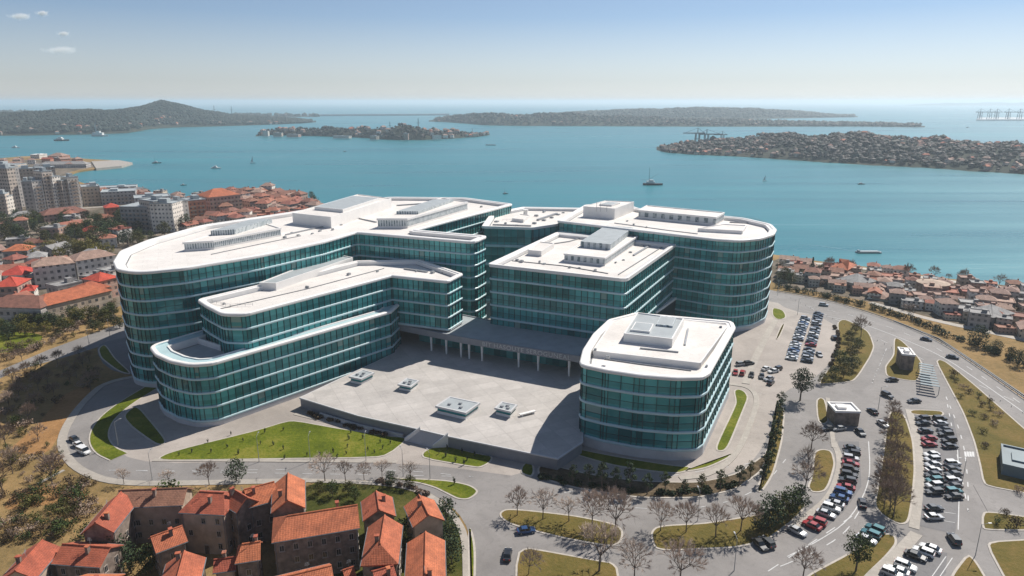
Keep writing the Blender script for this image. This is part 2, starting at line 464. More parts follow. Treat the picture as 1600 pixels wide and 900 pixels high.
def wall_mat(name, c_, pu=3.0, pv=3.1, wu=(.28, .72), wv=(.28, .72), glass=(.03, .04, .05)):
    m, n, l, b = newmat(name)
    uv = n.new('ShaderNodeUVMap'); s_ = n.new('ShaderNodeSeparateXYZ'); l.new(uv.outputs[0], s_.inputs[0])
    U = math_n(n, l, 'DIVIDE', s_.outputs[0], pu); V = math_n(n, l, 'DIVIDE', s_.outputs[1], pv)
    fu, fv = math_n(n, l, 'FRACT', U), math_n(n, l, 'FRACT', V)
    def band(x, lo, hi): return math_n(n, l, 'MULTIPLY', math_n(n, l, 'GREATER_THAN', x, lo), math_n(n, l, 'LESS_THAN', x, hi))
    k = math_n(n, l, 'MULTIPLY', band(fu, *wu), band(fv, *wv))
    p = wpos(n); f = noise(n, l, .3, 5, .7, p); oi = n.new('ShaderNodeObjectInfo')
    c1 = ramp_lin(n, l, f, tuple(x * .68 for x in c_), tuple(x * 1.15 for x in c_), .3, .7)
    wn = n.new('ShaderNodeTexWhiteNoise'); cv = n.new('ShaderNodeCombineXYZ')
    l.new(math_n(n, l, 'FLOOR', U), cv.inputs[0]); l.new(math_n(n, l, 'FLOOR', V), cv.inputs[1]); l.new(oi.outputs['Random'], cv.inputs[2]); l.new(cv.outputs[0], wn.inputs['Vector'])
    gl = mix_rgb(n, l, math_n(n, l, 'MULTIPLY', wn.outputs[0], .45), glass, tuple(x * .8 for x in c_))
    led = math_n(n, l, 'LESS_THAN', fv, .08)
    c1 = mix_rgb(n, l, math_n(n, l, 'MULTIPLY', led, .35), c1, (.7, .66, .62))
    hs = n.new('ShaderNodeHueSaturation'); l.new(math_n(n, l, 'ADD', .75, math_n(n, l, 'MULTIPLY', oi.outputs['Random'], .45)), hs.inputs['Value']); l.new(c1, hs.inputs['Color'])
    l.new(mix_rgb(n, l, k, hs.outputs[0], gl), b.inputs['Base Color']); b.inputs['Roughness'].default_value = .8
    return m
M['w_beige'] = wall_mat('beige_render', (.52, .43, .34))
M['w_white'] = wall_mat('pale_render', (.70, .66, .60))
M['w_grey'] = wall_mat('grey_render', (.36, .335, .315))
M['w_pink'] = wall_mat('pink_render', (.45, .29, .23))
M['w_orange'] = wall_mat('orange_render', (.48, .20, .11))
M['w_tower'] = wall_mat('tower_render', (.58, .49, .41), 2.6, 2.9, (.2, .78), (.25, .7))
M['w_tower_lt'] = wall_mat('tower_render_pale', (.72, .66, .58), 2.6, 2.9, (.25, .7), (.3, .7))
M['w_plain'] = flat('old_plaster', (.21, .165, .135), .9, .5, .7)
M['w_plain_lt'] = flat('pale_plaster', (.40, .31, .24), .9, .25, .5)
M['win'] = flat('window_pane', (.02, .025, .03), .15, .2, 1, 0, True, .7)
M['frame'] = flat('window_frame', (.38, .33, .29), .7, .15, 1)
M['metal'] = flat('galvanised_metal', (.32, .33, .34), .45, .1, 1, .3)
M['tyre'] = flat('tyre_rubber', (.02, .02, .02), .8, .1)
M['steel'] = flat('crane_steel', (.14, .19, .21), .6, .2, .1)

# ------------------------------------------------------------------ water, land, roads
def sheet(name, poly, z, mat, kind='structure', thick=0.0):
    b = MB(); poly = ccw(poly)
    if thick: b.prism(poly, z - thick, z)
    else: b.face([(p[0], p[1], z) for p in poly])
    return tag(b.build(name, mat), kind=kind)
def water_mat():
    m, n, l, b = newmat('sea_water'); p = wpos(n)
    mp = n.new('ShaderNodeMapping'); mp.inputs['Scale'].default_value = (.09, 1, 1); mp.inputs['Rotation'].default_value = (0, 0, R(7)); l.new(p, mp.inputs[0])
    f = noise(n, l, .018, 6, .62, mp.outputs[0], .5)
    g = noise(n, l, .0035, 3, .5, mp.outputs[0], .4)
    mixf = math_n(n, l, 'ADD', math_n(n, l, 'MULTIPLY', f, .6), math_n(n, l, 'MULTIPLY', g, .4))
    l.new(ramp_lin(n, l, mixf, (.006, .125, .150), (.030, .215, .245), .36, .66), b.inputs['Base Color'])
    l.new(math_n(n, l, 'ADD', .18, math_n(n, l, 'MULTIPLY', f, .25)), b.inputs['Roughness'])
    b.inputs['IOR'].default_value = 1.33; b.inputs['Specular IOR Level'].default_value = .45
    h = noise(n, l, .25, 5, .65, mp.outputs[0], .3); bump(n, l, b, h, .35, 1.0)
    return m
M['water'] = water_mat()
S = 150000.0
sheet('sea', [(-S, -S), (S, -S), (S, S), (-S, S)], -2.0, M['water'])

shore_px = [(-500, 262), (-250, 256), (0, 248), (40, 244), (90, 245), (140, 249), (185, 251), (207, 254), (190, 259), (150, 264), (118, 268), (105, 276), (128, 287), (165, 293), (214, 299), (221, 306), (272, 313), (300, 309), (345, 300), (400, 298), (432, 301), (470, 312), (520, 330), (620, 345), (760, 352), (900, 365), (1060, 385), (1215, 399), (1240, 404), (1300, 412), (1380, 421), (1440, 431), (1500, 439), (1560, 446), (1600, 451), (1750, 470), (2100, 505)]
land = chaikin(ats(shore_px, -.5), 2, False) + [(900, 100), (700, -400), (-700, -400), (-1600, 100), (-1800, 900)]
b = MB(); L_ = ccw(land)
b.prism(L_, -3.5, 0.0)
tag(b.build('ground', M['ground']), kind='structure')
# built-up ground of the waterside town, the right-hand shore settlement and the quay
town_px = [(-300, 262), (0, 254), (40, 249), (90, 250), (150, 254), (198, 255), (150, 261), (112, 267), (98, 276), (126, 290), (214, 302), (270, 316), (300, 313), (345, 304), (400, 302), (430, 305), (470, 316), (540, 360), (300, 400), (190, 480), (150, 490), (0, 505), (-300, 540)]
sheet('town_ground', chaikin(ats(town_px), 1), .012, M['townground'])
shore_r = [(1195, 425), (1212, 402), (1240, 407), (1300, 415), (1380, 424), (1440, 434), (1500, 442), (1600, 454), (1750, 473), (1900, 560), (1700, 560), (1600, 530), (1500, 508), (1380, 476), (1290, 458), (1212, 447)]
sheet('town_ground', chaikin(ats(shore_r), 1), .012, M['townground'])
sheet('beach', chaikin(ats([(1225, 405), (1300, 412.5), (1380, 421.5), (1440, 431.5), (1500, 439.5), (1600, 451.5), (1750, 470.5), (1750, 474), (1600, 455), (1500, 443), (1440, 434.5), (1380, 424.5), (1300, 415.5), (1225, 407)]), 1), .02, M['kerb'])

# asphalt base of the ring road, the car parks and the highway
road_px = [(742, 1000), (741, 900), (738, 850), (725, 812), (700, 786), (660, 764), (600, 751), (480, 749), (300, 752), (182, 752), (128, 732), (104, 707), (99, 685), (116, 652), (142, 620), (165, 600), (235, 585), (300, 540), (600, 430), (1000, 430), (1200, 452), (1212, 455), (1287, 468), (1340, 483), (1400, 503), (1465, 531), (1525, 571), (1600, 623), (1800, 770), (1900, 1000)]
sheet('road', chaikin(ats(road_px), 1), .024, M['asphalt'])
sheet('road', ats([(197, 502), (77, 546), (0, 579), (-150, 640), (-150, 665), (25, 579), (120, 553), (200, 527), (260, 505), (260, 480)]), .02, M['asphalt'])
# pale forecourt around the buildings
fore_px = [(190, 712), (163, 690), (170, 665), (195, 628), (240, 600), (235, 560), (205, 540), (400, 460), (1000, 440), (1210, 470), (1232, 484), (1300, 500), (1312, 530), (1300, 565), (1262, 600), (1225, 610), (1212, 640), (1198, 690), (1170, 728), (1110, 752), (1000, 757), (900, 742), (835, 718), (812, 745), (760, 738), (650, 724), (400, 722), (240, 724)]
sheet('forecourt', chaikin(ats(fore_px), 1), .034, M['forecourt'])
sheet('road', chaikin(ats([(236, 580), (205, 588), (165, 575), (150, 548), (158, 535), (205, 526), (225, 545)]), 1), .042, M['asphalt_dk'])

# car park surfaces
def lot(px): return sheet('parking_lot', ats(px), .044, M['asphalt_dk'])
lot([(1422, 648), (1488, 648), (1500, 700), (1500, 790), (1492, 835), (1436, 822), (1442, 780), (1440, 700)])
lot([(1310, 690), (1342, 690), (1346, 760), (1318, 800), (1262, 850), (1235, 838), (1290, 800), (1310, 760)])
lot([(1400, 905), (1432, 858), (1480, 864), (1478, 895), (1460, 915), (1400, 915)])

def kerbed(name, px, mat, h=.13, k=.4, it=2, z=0.0):
    p = ccw(chaikin(tight(ats(px)), it)); b = MB()
    b.sweep(p, [(0, z), (0, z + h), (-k, z + h), (-k - .05, z + h + .03)], 0, 1, True)
    return tag(b.build(name, [M['kerb'], mat]), kind='structure')
V, LW = M['verge'], M['lawn']
kerbed('grass_verge', [(1460, 562), (1476, 563), (1525, 603), (1600, 669), (1760, 810), (1760, 800), (1600, 771), (1536, 759), (1530, 727), (1521, 690), (1504, 645), (1481, 602)], V, it=1)
kerbed('grass_verge', [(1534, 798), (1600, 807), (1760, 830), (1760, 828), (1600, 830), (1533, 829)], V, it=1)
kerbed('grass_verge', [(1538, 847), (1600, 843), (1700, 843), (1720, 960), (1600, 960), (1566, 900)], V, it=1)
kerbed('grass_verge', [(1514, 862), (1541, 900), (1552, 930), (1470, 930), (1490, 892)], V, it=1)
kerbed('grass_verge', [(1388, 640), (1414, 645), (1428, 690), (1431, 737), (1426, 787), (1420, 821), (1394, 818), (1363, 793), (1371, 757), (1380, 700)], V)
kerbed('grass_verge', [(1396, 527), (1408, 531), (1428, 550), (1442, 567), (1436, 598), (1384, 589), (1382, 573), (1396, 555)], V)
kerbed('grass_verge', [(1307, 503), (1320, 498), (1358, 518), (1367, 542), (1360, 559), (1336, 597), (1275, 602), (1297, 572), (1311, 532)], V)
kerbed('lawn', [(1145, 609), (1160, 608), (1171, 620), (1162, 642), (1138, 702), (1126, 707), (1115, 702), (1150, 630)], LW)
kerbed('lawn', [(1147, 711), (1125, 724), (1092, 736), (1062, 737), (1085, 729), (1110, 722), (1140, 708)], LW)
kerbed('lawn', [(1206, 480), (1225, 485), (1230, 497), (1216, 501), (1206, 494)], LW)
kerbed('grass_verge', [(1221, 506), (1228, 506), (1217, 531), (1210, 531)], V, it=1)
kerbed('grass_verge', [(780, 796), (812, 796), (900, 806), (968, 820), (977, 838), (962, 857), (880, 842), (820, 827), (781, 814)], V)
kerbed('grass_verge', [(806, 853), (860, 862), (930, 875), (968, 881), (968, 960), (804, 960)], V, it=1)
kerbed('grass_verge', [(1017, 822), (1100, 818), (1180, 805), (1248, 785), (1264, 788), (1240, 815), (1200, 845), (1150, 857), (1075, 860), (1030, 862), (1017, 850)], V)
kerbed('grass_verge', [(1271, 702), (1300, 703), (1306, 726), (1296, 760), (1285, 772), (1258, 767), (1268, 745)], V)
kerbed('grass_verge', [(1274, 622), (1290, 622), (1297, 663), (1277, 663)], V, it=1)
kerbed('grass_verge', [(1381, 830), (1408, 842), (1389, 868), (1350, 905), (1335, 930), (1230, 930), (1262, 898), (1320, 868)], V)
kerbed('grass_verge', [(1213, 622), (1227, 640), (1223, 690), (1209, 742), (1190, 772), (1179, 767), (1196, 732), (1206, 682)], V)
kerbed('grass_verge', [(1420, 640), (1475, 642), (1475, 652), (1422, 648)], V, it=1)
kerbed('planting_bed', [(842, 722), (920, 741), (1000, 752), (1090, 754), (1150, 741), (1192, 712), (1206, 690), (1208, 702), (1190, 738), (1150, 766), (1090, 779), (1000, 779), (900, 764), (838, 746)], M['bed'])
kerbed('lawn', [(890, 699), (960, 713), (1060, 729), (1086, 729), (1062, 743), (960, 729), (884, 707)], M['lawn'])
kerbed('lawn', [(810, 736), (822, 720), (834, 722), (836, 746), (820, 744)], LW, it=1)
kerbed('lawn', [(246, 714), (285, 701), (400, 673), (455, 656), (520, 668), (610, 682), (642, 684), (602, 716), (420, 718), (250, 721)], LW, it=1)
kerbed('lawn', [(650, 715), (675, 697), (700, 697), (750, 710), (776, 713), (756, 732), (735, 730)], LW, it=1)
kerbed('lawn', [(598, 746), (670, 749), (712, 752), (749, 763), (744, 776), (722, 784), (698, 772), (670, 758), (625, 751)], LW)
kerbed('lawn', [(731, 822), (739, 830), (744, 860), (743, 930), (731, 930)], LW, it=1)
def kerbed_strip(name, px, wd, mat):
    p = ccw(ribbon(chaikin(ats(px), 2, False), wd)); b = MB()
    b.prism(p, 0, .13); b.prism(ccw(ribbon(chaikin(ats(px), 2, False), wd - .8)), .13, .16, 1)
    return tag(b.build(name, [M['kerb'], mat]), kind='structure')
kerbed('lawn', [(214, 632), (238, 660), (264, 692), (246, 698), (205, 668), (190, 650)], LW)
kerbed('lawn', [(165, 537), (180, 560), (209, 586), (186, 582), (157, 560), (152, 545)], LW)
sheet('lawn', chaikin(ats([(0, 518), (60, 520), (70, 530), (40, 545), (0, 552), (-60, 560), (-60, 520)]), 2), .03, LW)
sheet('lawn', chaikin(ats([(470, 748), (600, 752), (655, 764), (695, 790), (715, 818), (728, 850), (728, 930), (500, 930), (470, 830)]), 2), .02, M['garden'])
# footways
def ribbon(pts, wd):
    l_, r_ = [], []
    for k, p in enumerate(pts):
        a = Vector(pts[max(0, k - 1)]); c = Vector(pts[min(len(pts) - 1, k + 1)]); d = (c - a); d.normalize(); nrm = Vector((-d.y, d.x)) * wd / 2
        l_.append((p[0] + nrm.x, p[1] + nrm.y)); r_.append((p[0] - nrm.x, p[1] - nrm.y))
    return l_ + r_[::-1]
NPATH = [0]
def path(px, wd, mat='walk', z=.11, name='footpath'):
    NPATH[0] += 1; z += .005 * NPATH[0]        # crossing paths never share a plane
    p = chaikin(ats(px), 2, False); b = MB(); b.prism(ccw(ribbon(p, wd)), 0, z)
    return tag(b.build(name, M[mat]), kind='structure')
kerbed_strip('lawn', [(236, 606), (196, 630), (165, 655), (152, 682), (162, 703), (186, 714)], 5.0, LW)
path([(235, 584), (165, 597), (138, 620), (111, 652), (95, 685), (100, 710), (124, 736), (180, 756), (300, 755), (480, 751)], 2.2)
path([(480, 751), (600, 755), (655, 766), (692, 787), (714, 812), (728, 842), (730, 930)], 1.6)
path([(1420, 640), (1434, 690), (1438, 737), (1433, 787), (1428, 826)], 2.0)
path([(1302, 690), (1313, 715), (1310, 745), (1295, 780), (1262, 806), (1235, 828)], 1.6)
path([(1432, 834), (1412, 856), (1380, 888), (1340, 920)], 2.4)
path([(460, 647), (520, 662), (600, 680)], 1.2)
path([(240, 719), (420, 720), (620, 722)], 1.4)
path([(1293, 622), (1303, 700)], 1.2)
path([(1360, 473), (1400, 484), (1460, 501), (1540, 518), (1640, 540), (1800, 575)], 4, 'walk', .06, 'road')
path([(0, 340), (60, 333), (130, 325), (165, 323)], 6, 'walk', .06, 'road')
path([(1532, 779), (1600, 790), (1750, 815)], 12, 'asphalt', .05, 'road')
path([(60, 756), (100, 735)], .8)

path([(1137, 600), (1172, 605), (1185, 624), (1173, 662), (1150, 714), (1110, 743), (1062, 748)], 1.6)
path([(1212, 500), (1196, 528), (1180, 560), (1165, 600)], 2.5)
# painted markings
def marks(pxs, wd=.22, dash=None, z=.058):
    NPATH[0] += 1; z += .0007 * NPATH[0]
    p = chaikin(ats(pxs), 2, False); b = MB()
    if not dash: b.face([(q[0], q[1], z) for q in ccw(ribbon(p, wd))])
    else:
        seg = resample(p, .5)[:-1]; acc = []; d = 0
        for i in range(len(seg) - 1):
            st = math.hypot(seg[i + 1][0] - seg[i][0], seg[i + 1][1] - seg[i][1])
            if st > 3: break
            if (d % (dash[0] + dash[1])) < dash[0]: acc.append(seg[i])
            else:
                if len(acc) > 1: b.face([(q[0], q[1], z) for q in ccw(ribbon(acc, wd))])
                acc = []
            d += st
    if b.f: tag(b.build('road_marking', M['paint']), kind='structure')
marks([(170, 735), (300, 736), (480, 733), (620, 734), (740, 745)], .2, (3, 4))
marks([(850, 775), (1000, 797), (1110, 794), (1190, 765), (1230, 715)], .2, (3, 4))
marks([(1245, 488), (1330, 500), (1400, 525), (1470, 555), (1530, 595), (1600, 645)], .3)
marks([(1260, 478), (1340, 494), (1420, 522), (1490, 558), (1600, 634)], .25, (4, 5))
marks([(1357, 690), (1360, 740), (1350, 775), (1325, 815), (1280, 845), (1230, 870)], .22)
marks([(1342, 800), (1320, 835), (1270, 865), (1200, 893)], .22, (4, 3))
marks([(1478, 620), (1503, 680), (1512, 740), (1513, 800)], .25, (3, 4))
marks([(1496, 700), (1499, 760), (1497, 828)], .2)
marks([(1385, 545), (1372, 575), (1362, 600)], .2, (3, 3))
for k in range(4): marks([(1508 + k * 4, 706), (1509 + k * 4, 714)], .5)
for q in range(3): marks([(1540, 770 + q * 8), (1640, 786 + q * 8)], .2)
for px in ([(1462, 799), (1493, 803)], [(1462, 812), (1492, 817)], [(1455, 700), (1440, 698)], [(1460, 725), (1444, 724)], [(1478, 870), (1455, 903)], [(1488, 872), (1466, 905)]): marks(px, .16)

# ------------------------------------------------------------------ hospital wings
def wing(root, poly, z0, z1, n, pane=2.4, plinth=1.8, seed=1, bandw=.125, deck='roofmem', deckdrop=.9, rim=1.6, roundrim=True, stepped=False):
    """curtain wall, floor bands, plinth, roof deck and parapet of one block; poly is the glass line"""
    g = random.Random(seed)
    P = resample(ccw(poly), pane); N = len(P)
    fh = (z1 - z0 - plinth) / n
    if plinth > 0:
        b = MB(); b.sweep(P, [(.35, z0), (.35, z0 + plinth - .25), (.1, z0 + plinth)]); b.build('plinth', M['plinth'], root)
    cw = MB()
    for k in range(n):
        za = z0 + plinth + k * fh
        zb, zc, zd = za + fh * bandw, za + fh * (bandw + .14), za + fh
        patch = 0
        for i in range(N):
            j = (i + 1) % N; a, c = P[i], P[j]
            if g.random() < .12: patch = g.random()
            r = max(0.01, min(.97, .2 + .65 * patch + g.uniform(-.28, .28)))
            if g.random() < .035: r = 1.0
            # tiny in-out tilt of each pane
            ax, ay = c[0] - a[0], c[1] - a[1]; L = math.hypot(ax, ay); nx, ny = ay / L, -ax / L
            t = g.uniform(-.02, .02); t2 = g.uniform(-.02, .02)
            cw.face([(a[0], a[1], zb), (c[0], c[1], zb), (c[0], c[1], zc), (a[0], a[1], zc)], 1, r)
            zm = zc + (zd - zc) * .36  # upper panes toned lighter than lower ones: a reflection put into the colour
            cw.face([(a[0] + nx * t, a[1] + ny * t, zc), (c[0] + nx * t2, c[1] + ny * t2, zc), (c[0] + nx * t2, c[1] + ny * t2, zm), (a[0] + nx * t, a[1] + ny * t, zm)], 0, max(.01, r * .6) if r < 1 else .4)
            cw.face([(a[0] + nx * t, a[1] + ny * t, zm), (c[0] + nx * t2, c[1] + ny * t2, zm), (c[0] - nx * t, c[1] - ny * t, zd), (a[0] - nx * t2, a[1] - ny * t2, zd)], 0, r)
            if pane > 2.25: cw.box(((a[0] + c[0]) / 2 + nx * .04, (a[1] + c[1]) / 2 + ny * .04, zm), (L - .2, .12, .09), math.atan2(ay, ax), 2)
            # mullion fin
            an = math.atan2(ay, ax); cw.box((a[0] + nx * .07, a[1] + ny * .07, (zb + zd) / 2), (.13, .26, zd - zb - .01), an, 2)
    cw.build('curtain_wall', [M['glass'], M['glass_lt'], M['mullion']], root)
    for k in range(n):
        za = z0 + plinth + k * fh; h = fh * bandw
        b = MB(); b.sweep(P, [(-.05, za - .1), (.32, za - .1), (.42, za + h * .25), (.38, za + h * .75), (.15, za + h), (-.05, za + h + .004)]); b.build('floor_band', M['band'], root)
    b = MB(); b.sweep(P, [(-rim - .1, z1 - deckdrop), (-rim - .55, z1 - deckdrop + .002), (-rim - .6, z1 - deckdrop + .03)], cap=True, mcap=0, ms=[1, 1]); rf = b.build('roof', [M[deck], M['gutter']], root)
    b = MB()
    if roundrim: prof = [(-.06, z1 - .25), (.45, z1 - .2), (.6, z1 + .15), (.52, z1 + .6), (.25, z1 + .78), (-rim * .45, z1 + .74), (-rim * .5, z1 + .5), (-rim, z1 + .45), (-rim - .09, z1 - deckdrop - .02)]
    else: prof = [(-.06, z1 - .3), (.5, z1 - .3), (.55, z1 + .8), (-.3, z1 + .8), (-rim, z1 + .3), (-rim - .09, z1 - deckdrop - .02)]
    if stepped: prof = [(-.06, z1 - .25), (.45, z1 - .2), (.6, z1 + .15), (.52, z1 + .6), (.25, z1 + .78), (-.8, z1 + .74), (-.85, z1 + .3), (-3.9, z1 + .25), (-3.95, z1 + .55), (-rim + .1, z1 + .55), (-rim - .05, z1 - deckdrop - .02)]
    b.sweep(P, prof, ms=[1 if stepped and i in (5, 6) else 0 for i in range(len(prof) - 1)]); b.build('parapet', [M['white'], M['band']], root)
    return rf
def pbox(px, z, h, inset=0.0):
    p = ccw(ats(px, z)); return p
def plant(root, px, z, h, mats=('white', 'roofmem'), tiers=None, louvre=False, name='plant_room'):
    """box on a roof whose base corners show at the given pixels"""
    p = ccw(ats(px, z)); b = MB()
    if louvre:
        b.sweep(p, [(0, z), (0, z + h * .22)], 0); b.sweep(p, [(-.12, z + h * .22), (-.12, z + h * .8)], 2); b.sweep(p, [(-.12, z + h * .8), (.15, z + h * .8), (.15, z + h), (-.5, z + h), (-.55, z + h - .35)], 0, 1, True)
    else:
        b.sweep(p, [(0, z), (0, z + h), (-.4, z + h), (-.42, z + h - .3)], 0, 1, True)
    o = b.build(name, [M[mats[0]], M[mats[1]], M['louvre']], root)
    if tiers:
        for (a0, a1, c0, c1, dh, lv) in tiers:      # rectangle in the box's own (0..1) frame
            A, B, D = Vector(p[0]), Vector(p[1]), Vector(p[3])
            q = [tuple(A + (B - A) * u + (D - A) * v_) for u, v_ in ((a0, c0), (a1, c0), (a1, c1), (a0, c1))]
            t = MB(); t.sweep(ccw(q), [(0, z + h - .4), (0, z + h + dh), (-.3, z + h + dh)], 2 if lv else 0, 1, True)
            t.build('plant_screen' if lv else 'roof_hatch', [M['white'], M['greyroof'], M['louvre']], o)
    return o
def clutter(root, pts, z, seed, sizes=(.5, 1.4)):
    g = random.Random(seed)
    for (px, py) in pts:
        x, y = at(px, py, z); b = MB(); s1, s2, h = g.uniform(*sizes), g.uniform(*sizes), g.uniform(.35, .9)
        b.box((x, y, z + h / 2), (s1, s2, h), R(-26)); b.box((x + .1, y, z + h + .06), (s1 * .6, s2 * .6, .12), R(-26), 1)
        b.build('roof_vent', [M['metal'], M['greyroof']], root)

# long tall wing
T = empty('hospital_wing', (0, 0, 0)); tag(T, 'tall long glass wing with rounded end and white roof beside the town', 'hospital building', 'wings of the glass hospital')
tp = round_poly([(-116, 205, 8), (-104, 211, 10), (-87, 229, 20), (-71.5, 253, 20), (-63, 272.5, 1.5), (-14.5, 252.5, 3), (-10, 264, 2), (-40, 277, 1.5), (0, 350.5, 2), (-26, 374, 6), (-70, 377, 12), (-108, 320, 20), (-132, 288, 14), (-138.5, 256, 10), (-138, 236, 10), (-131, 219.5, 9), (-124, 209, 8)])
wing(T, tp, 0, 38.3, 8, 2.3, 1.6, 11, rim=2.6)
plant(T, [(288, 393), (335, 390), (440, 369), (404, 357)], 37.4, 3.4, louvre=True, tiers=[(.1, .95, .3, .85, 1.6, True)])
plant(T, [(458, 350), (518, 357), (612, 325), (560, 318)], 37.4, 5.0, tiers=[(.2, .95, .2, .8, 1.2, False)])
plant(T, [(590, 357), (637, 357), (731, 329), (690, 322)], 37.4, 4.4, louvre=True, tiers=[(.15, .9, .2, .8, 1.0, True)])
clutter(T, [(456, 365), (466, 368), (488, 366), (500, 362), (445, 372), (520, 360), (752, 324), (640, 330), (540, 330), (700, 318)], 37.4, 3)
# two-tier front wing
F = empty('hospital_wing', (0, 0, 0)); tag(F, 'stepped two-tier glass wing with open corner terrace in front of the tall wing', 'hospital building', 'wings of the glass hospital')
lo = round_poly([(-108.5, 193, 4), (-103, 186, 8), (-96.5, 181, 8), (-89.6, 178, 6), (-84.2, 179.2, 4), (-42.6, 228, .8), (-41, 238, 1), (-60, 258, 1), (-82, 228, 1), (-99.5, 206.5, 1)])
wing(F, lo, 0, 18.6, 4, 2.2, 1.5, 21, deckdrop=1.6, rim=4.6, deck='greyroof', stepped=True)
up = round_poly([(-99, 205.8, 3), (-93, 198, 6), (-85, 190.5, 6), (-78, 190.3, 3), (-43.3, 236.5, 1), (-22, 228.2, 1.5), (-17.5, 239, 1.5), (-36, 262, 1), (-60.5, 260, 1), (-83, 227.5, 1)])
up_l = round_poly([(-98.5, 205.8, 2), (-92.5, 199, 5), (-84.7, 191.2, 5), (-78.2, 191, 2.5), (-43.2, 237, .6), (-22.4, 228.8, 1), (-18.2, 239, 1), (-36.5, 261.5, .6), (-60.5, 259.5, .6), (-82.5, 227.5, .6)])
wing(F, up_l, 11.6, 29.3, 4, 2.2, .3, 22, roundrim=True)
plant(F, [(406, 453), (432, 454), (552, 412), (522, 406)], 28.4, 2.6, ('white', 'greyroof'))
clutter(F, [(325, 478), (350, 476), (566, 412), (590, 425), (650, 425), (676, 427), (693, 427), (545, 430), (480, 450)], 28.4, 4)
b = MB(); q = ats([(292, 531), (346, 548)], 17.0); a0 = Vector(q[0]); a1 = Vector(q[1]); d = (a1 - a0)
b.box(((a0.x + a1.x) / 2, (a0.y + a1.y) / 2, 17.9), (d.length, .5, 1.8), math.atan2(d.y, d.x)); b.build('terrace_wall', M['white'], F)
# central block
C = empty('hospital_wing', (0, 0, 0)); tag(C, 'central rectangular glass block above the entrance with stepped rooftop plant', 'hospital building', 'wings of the glass hospital')
cp = round_poly([(-8.0, 238.5, .8), (37.3, 217.2, 1.5), (66.5, 273.5, .5), (20, 299, .5)])
wing(C, cp, 8.0, 33.0, 5, 2.3, .4, 31, roundrim=False)
plant(C, [(881, 409), (945, 416), (1006, 373), (945, 366)], 32.1, 3.2, louvre=True, tiers=[(.12, .88, .25, .9, 2.0, True)])
plant(C, [(825, 399), (846, 401), (866, 388), (843, 385)], 32.1, 2.2)
clutter(C, [(808, 408), (815, 410), (843, 411), (850, 413), (890, 419), (905, 420), (930, 424), (962, 411), (974, 407), (985, 395), (1003, 385), (820, 392)], 32.1, 5)
# link block behind
K = empty('hospital_wing', (0, 0, 0)); tag(K, 'lower link block with bright tall glazing between the tall wing and central block', 'hospital building', 'wings of the glass hospital')
kp = round_poly([(-13, 303, .6), (9, 299.5, 1), (23, 311, .6), (40, 356, 1), (6, 360, 1), (-10, 340, 1)])
wing(K, kp, 0, 35.2, 4, 3.2, 1.0, 41, bandw=.12, roundrim=False)
plant(K, [(800, 346), (818, 348), (828, 341), (812, 339)], 34.3, 1.6)
clutter(K, [(776, 347), (790, 350), (806, 353), (835, 350), (850, 345), (862, 341), (838, 338), (872, 336), (850, 332), (880, 333)], 34.3, 6, (.8, 2.2))
x, y = at(821, 338, 34.3); b = MB(); b.tube((x, y, 34.2), (x, y, 37.2), 1.1, 1.0, 12, 0, True); b.tube((x, y, 37.2), (x, y, 37.7), 1.5, 1.5, 12, 0, True); b.build('vent_stack', M['white'], K)
# rear curved wing
Q = empty('hospital_wing', (0, 0, 0)); tag(Q, 'rear glass wing with drum-shaped rounded end beside the car park', 'hospital building', 'wings of the glass hospital')
qp = round_poly([(21, 306, .6), (55, 281.5, 6), (80, 263.5, 8), (88, 260.6, 8), (97.5, 264.8, 8), (106, 273.5, 9), (111, 284, 9), (113.6, 297, 9), (107, 313.5, 9), (92, 324, 9), (64, 341, 8), (60, 357.5, 4), (38.5, 355, 2)])
wing(Q, qp, 0, 37.2, 8, 2.3, 1.8, 51, rim=2.2)
plant(Q, [(911, 339), (960, 343), (990, 331), (945, 329)], 36.3, 5.2, tiers=[(.3, .7, .3, .7, .5, False)])
plant(Q, [(997, 341), (1118, 353), (1131, 345), (1010, 333)], 36.3, 4.0, louvre=True)
plant(Q, [(1090, 362), (1160, 366), (1166, 357), (1130, 355)], 36.3, 1.5, ('white', 'roofmem'))
clutter(Q, [(990, 352), (1010, 356), (1195, 352), (1198, 358), (980, 346)], 36.3, 7)
mst = MB()
for px in (932, 938, 948):
    x, y = at(px, 330, 41.5); mst.tube((x, y, 41.3), (x, y, 46 - (px - 932) * .12), .12, .08, 5)
a_, b_ = at(932, 330, 41.5), at(948, 330, 41.5); mst.tube((*a_, 43.4), (*b_, 43.0), .08, .08, 4); mst.build('roof_antenna', M['metal'], Q)
# front right pavilion
P_ = empty('hospital_pavilion', (0, 0, 0)); tag(P_, 'four-storey glass pavilion with curved front and raised white roof platform', 'hospital building', 'wings of the glass hospital')
pp = round_poly([(18.2, 168.3, 2.5), (24.2, 164.6, 10), (32.4, 161.2, 14), (41.3, 159.4, 10), (47.6, 159.8, 2.5), (50, 162.4, 2.5), (68, 198.8, 2), (69, 204.5, 1.5), (40.5, 213.2, 1.5), (31, 206.2, 3), (24.6, 192.5, 12), (20.2, 179, 12)])
wing(P_, pp, 0, 22.5, 4, 3.1, 2.6, 61, rim=1.8, deckdrop=1.2)
plat = round_poly([(*at(925, 557, 21.3), .6), (*at(1094, 577, 21.3), .6), (*at(1138, 516, 21.3), .6), (*at(988, 497, 21.3), .6), (*at(955, 512, 21.3), 2)])
b = MB(); b.sweep(plat, [(0, 21.2), (0, 23.1), (-.3, 23.1), (-.32, 23.0)], 0, 1, True); b.build('roof_platform', [M['white'], M['roofmem']], P_)
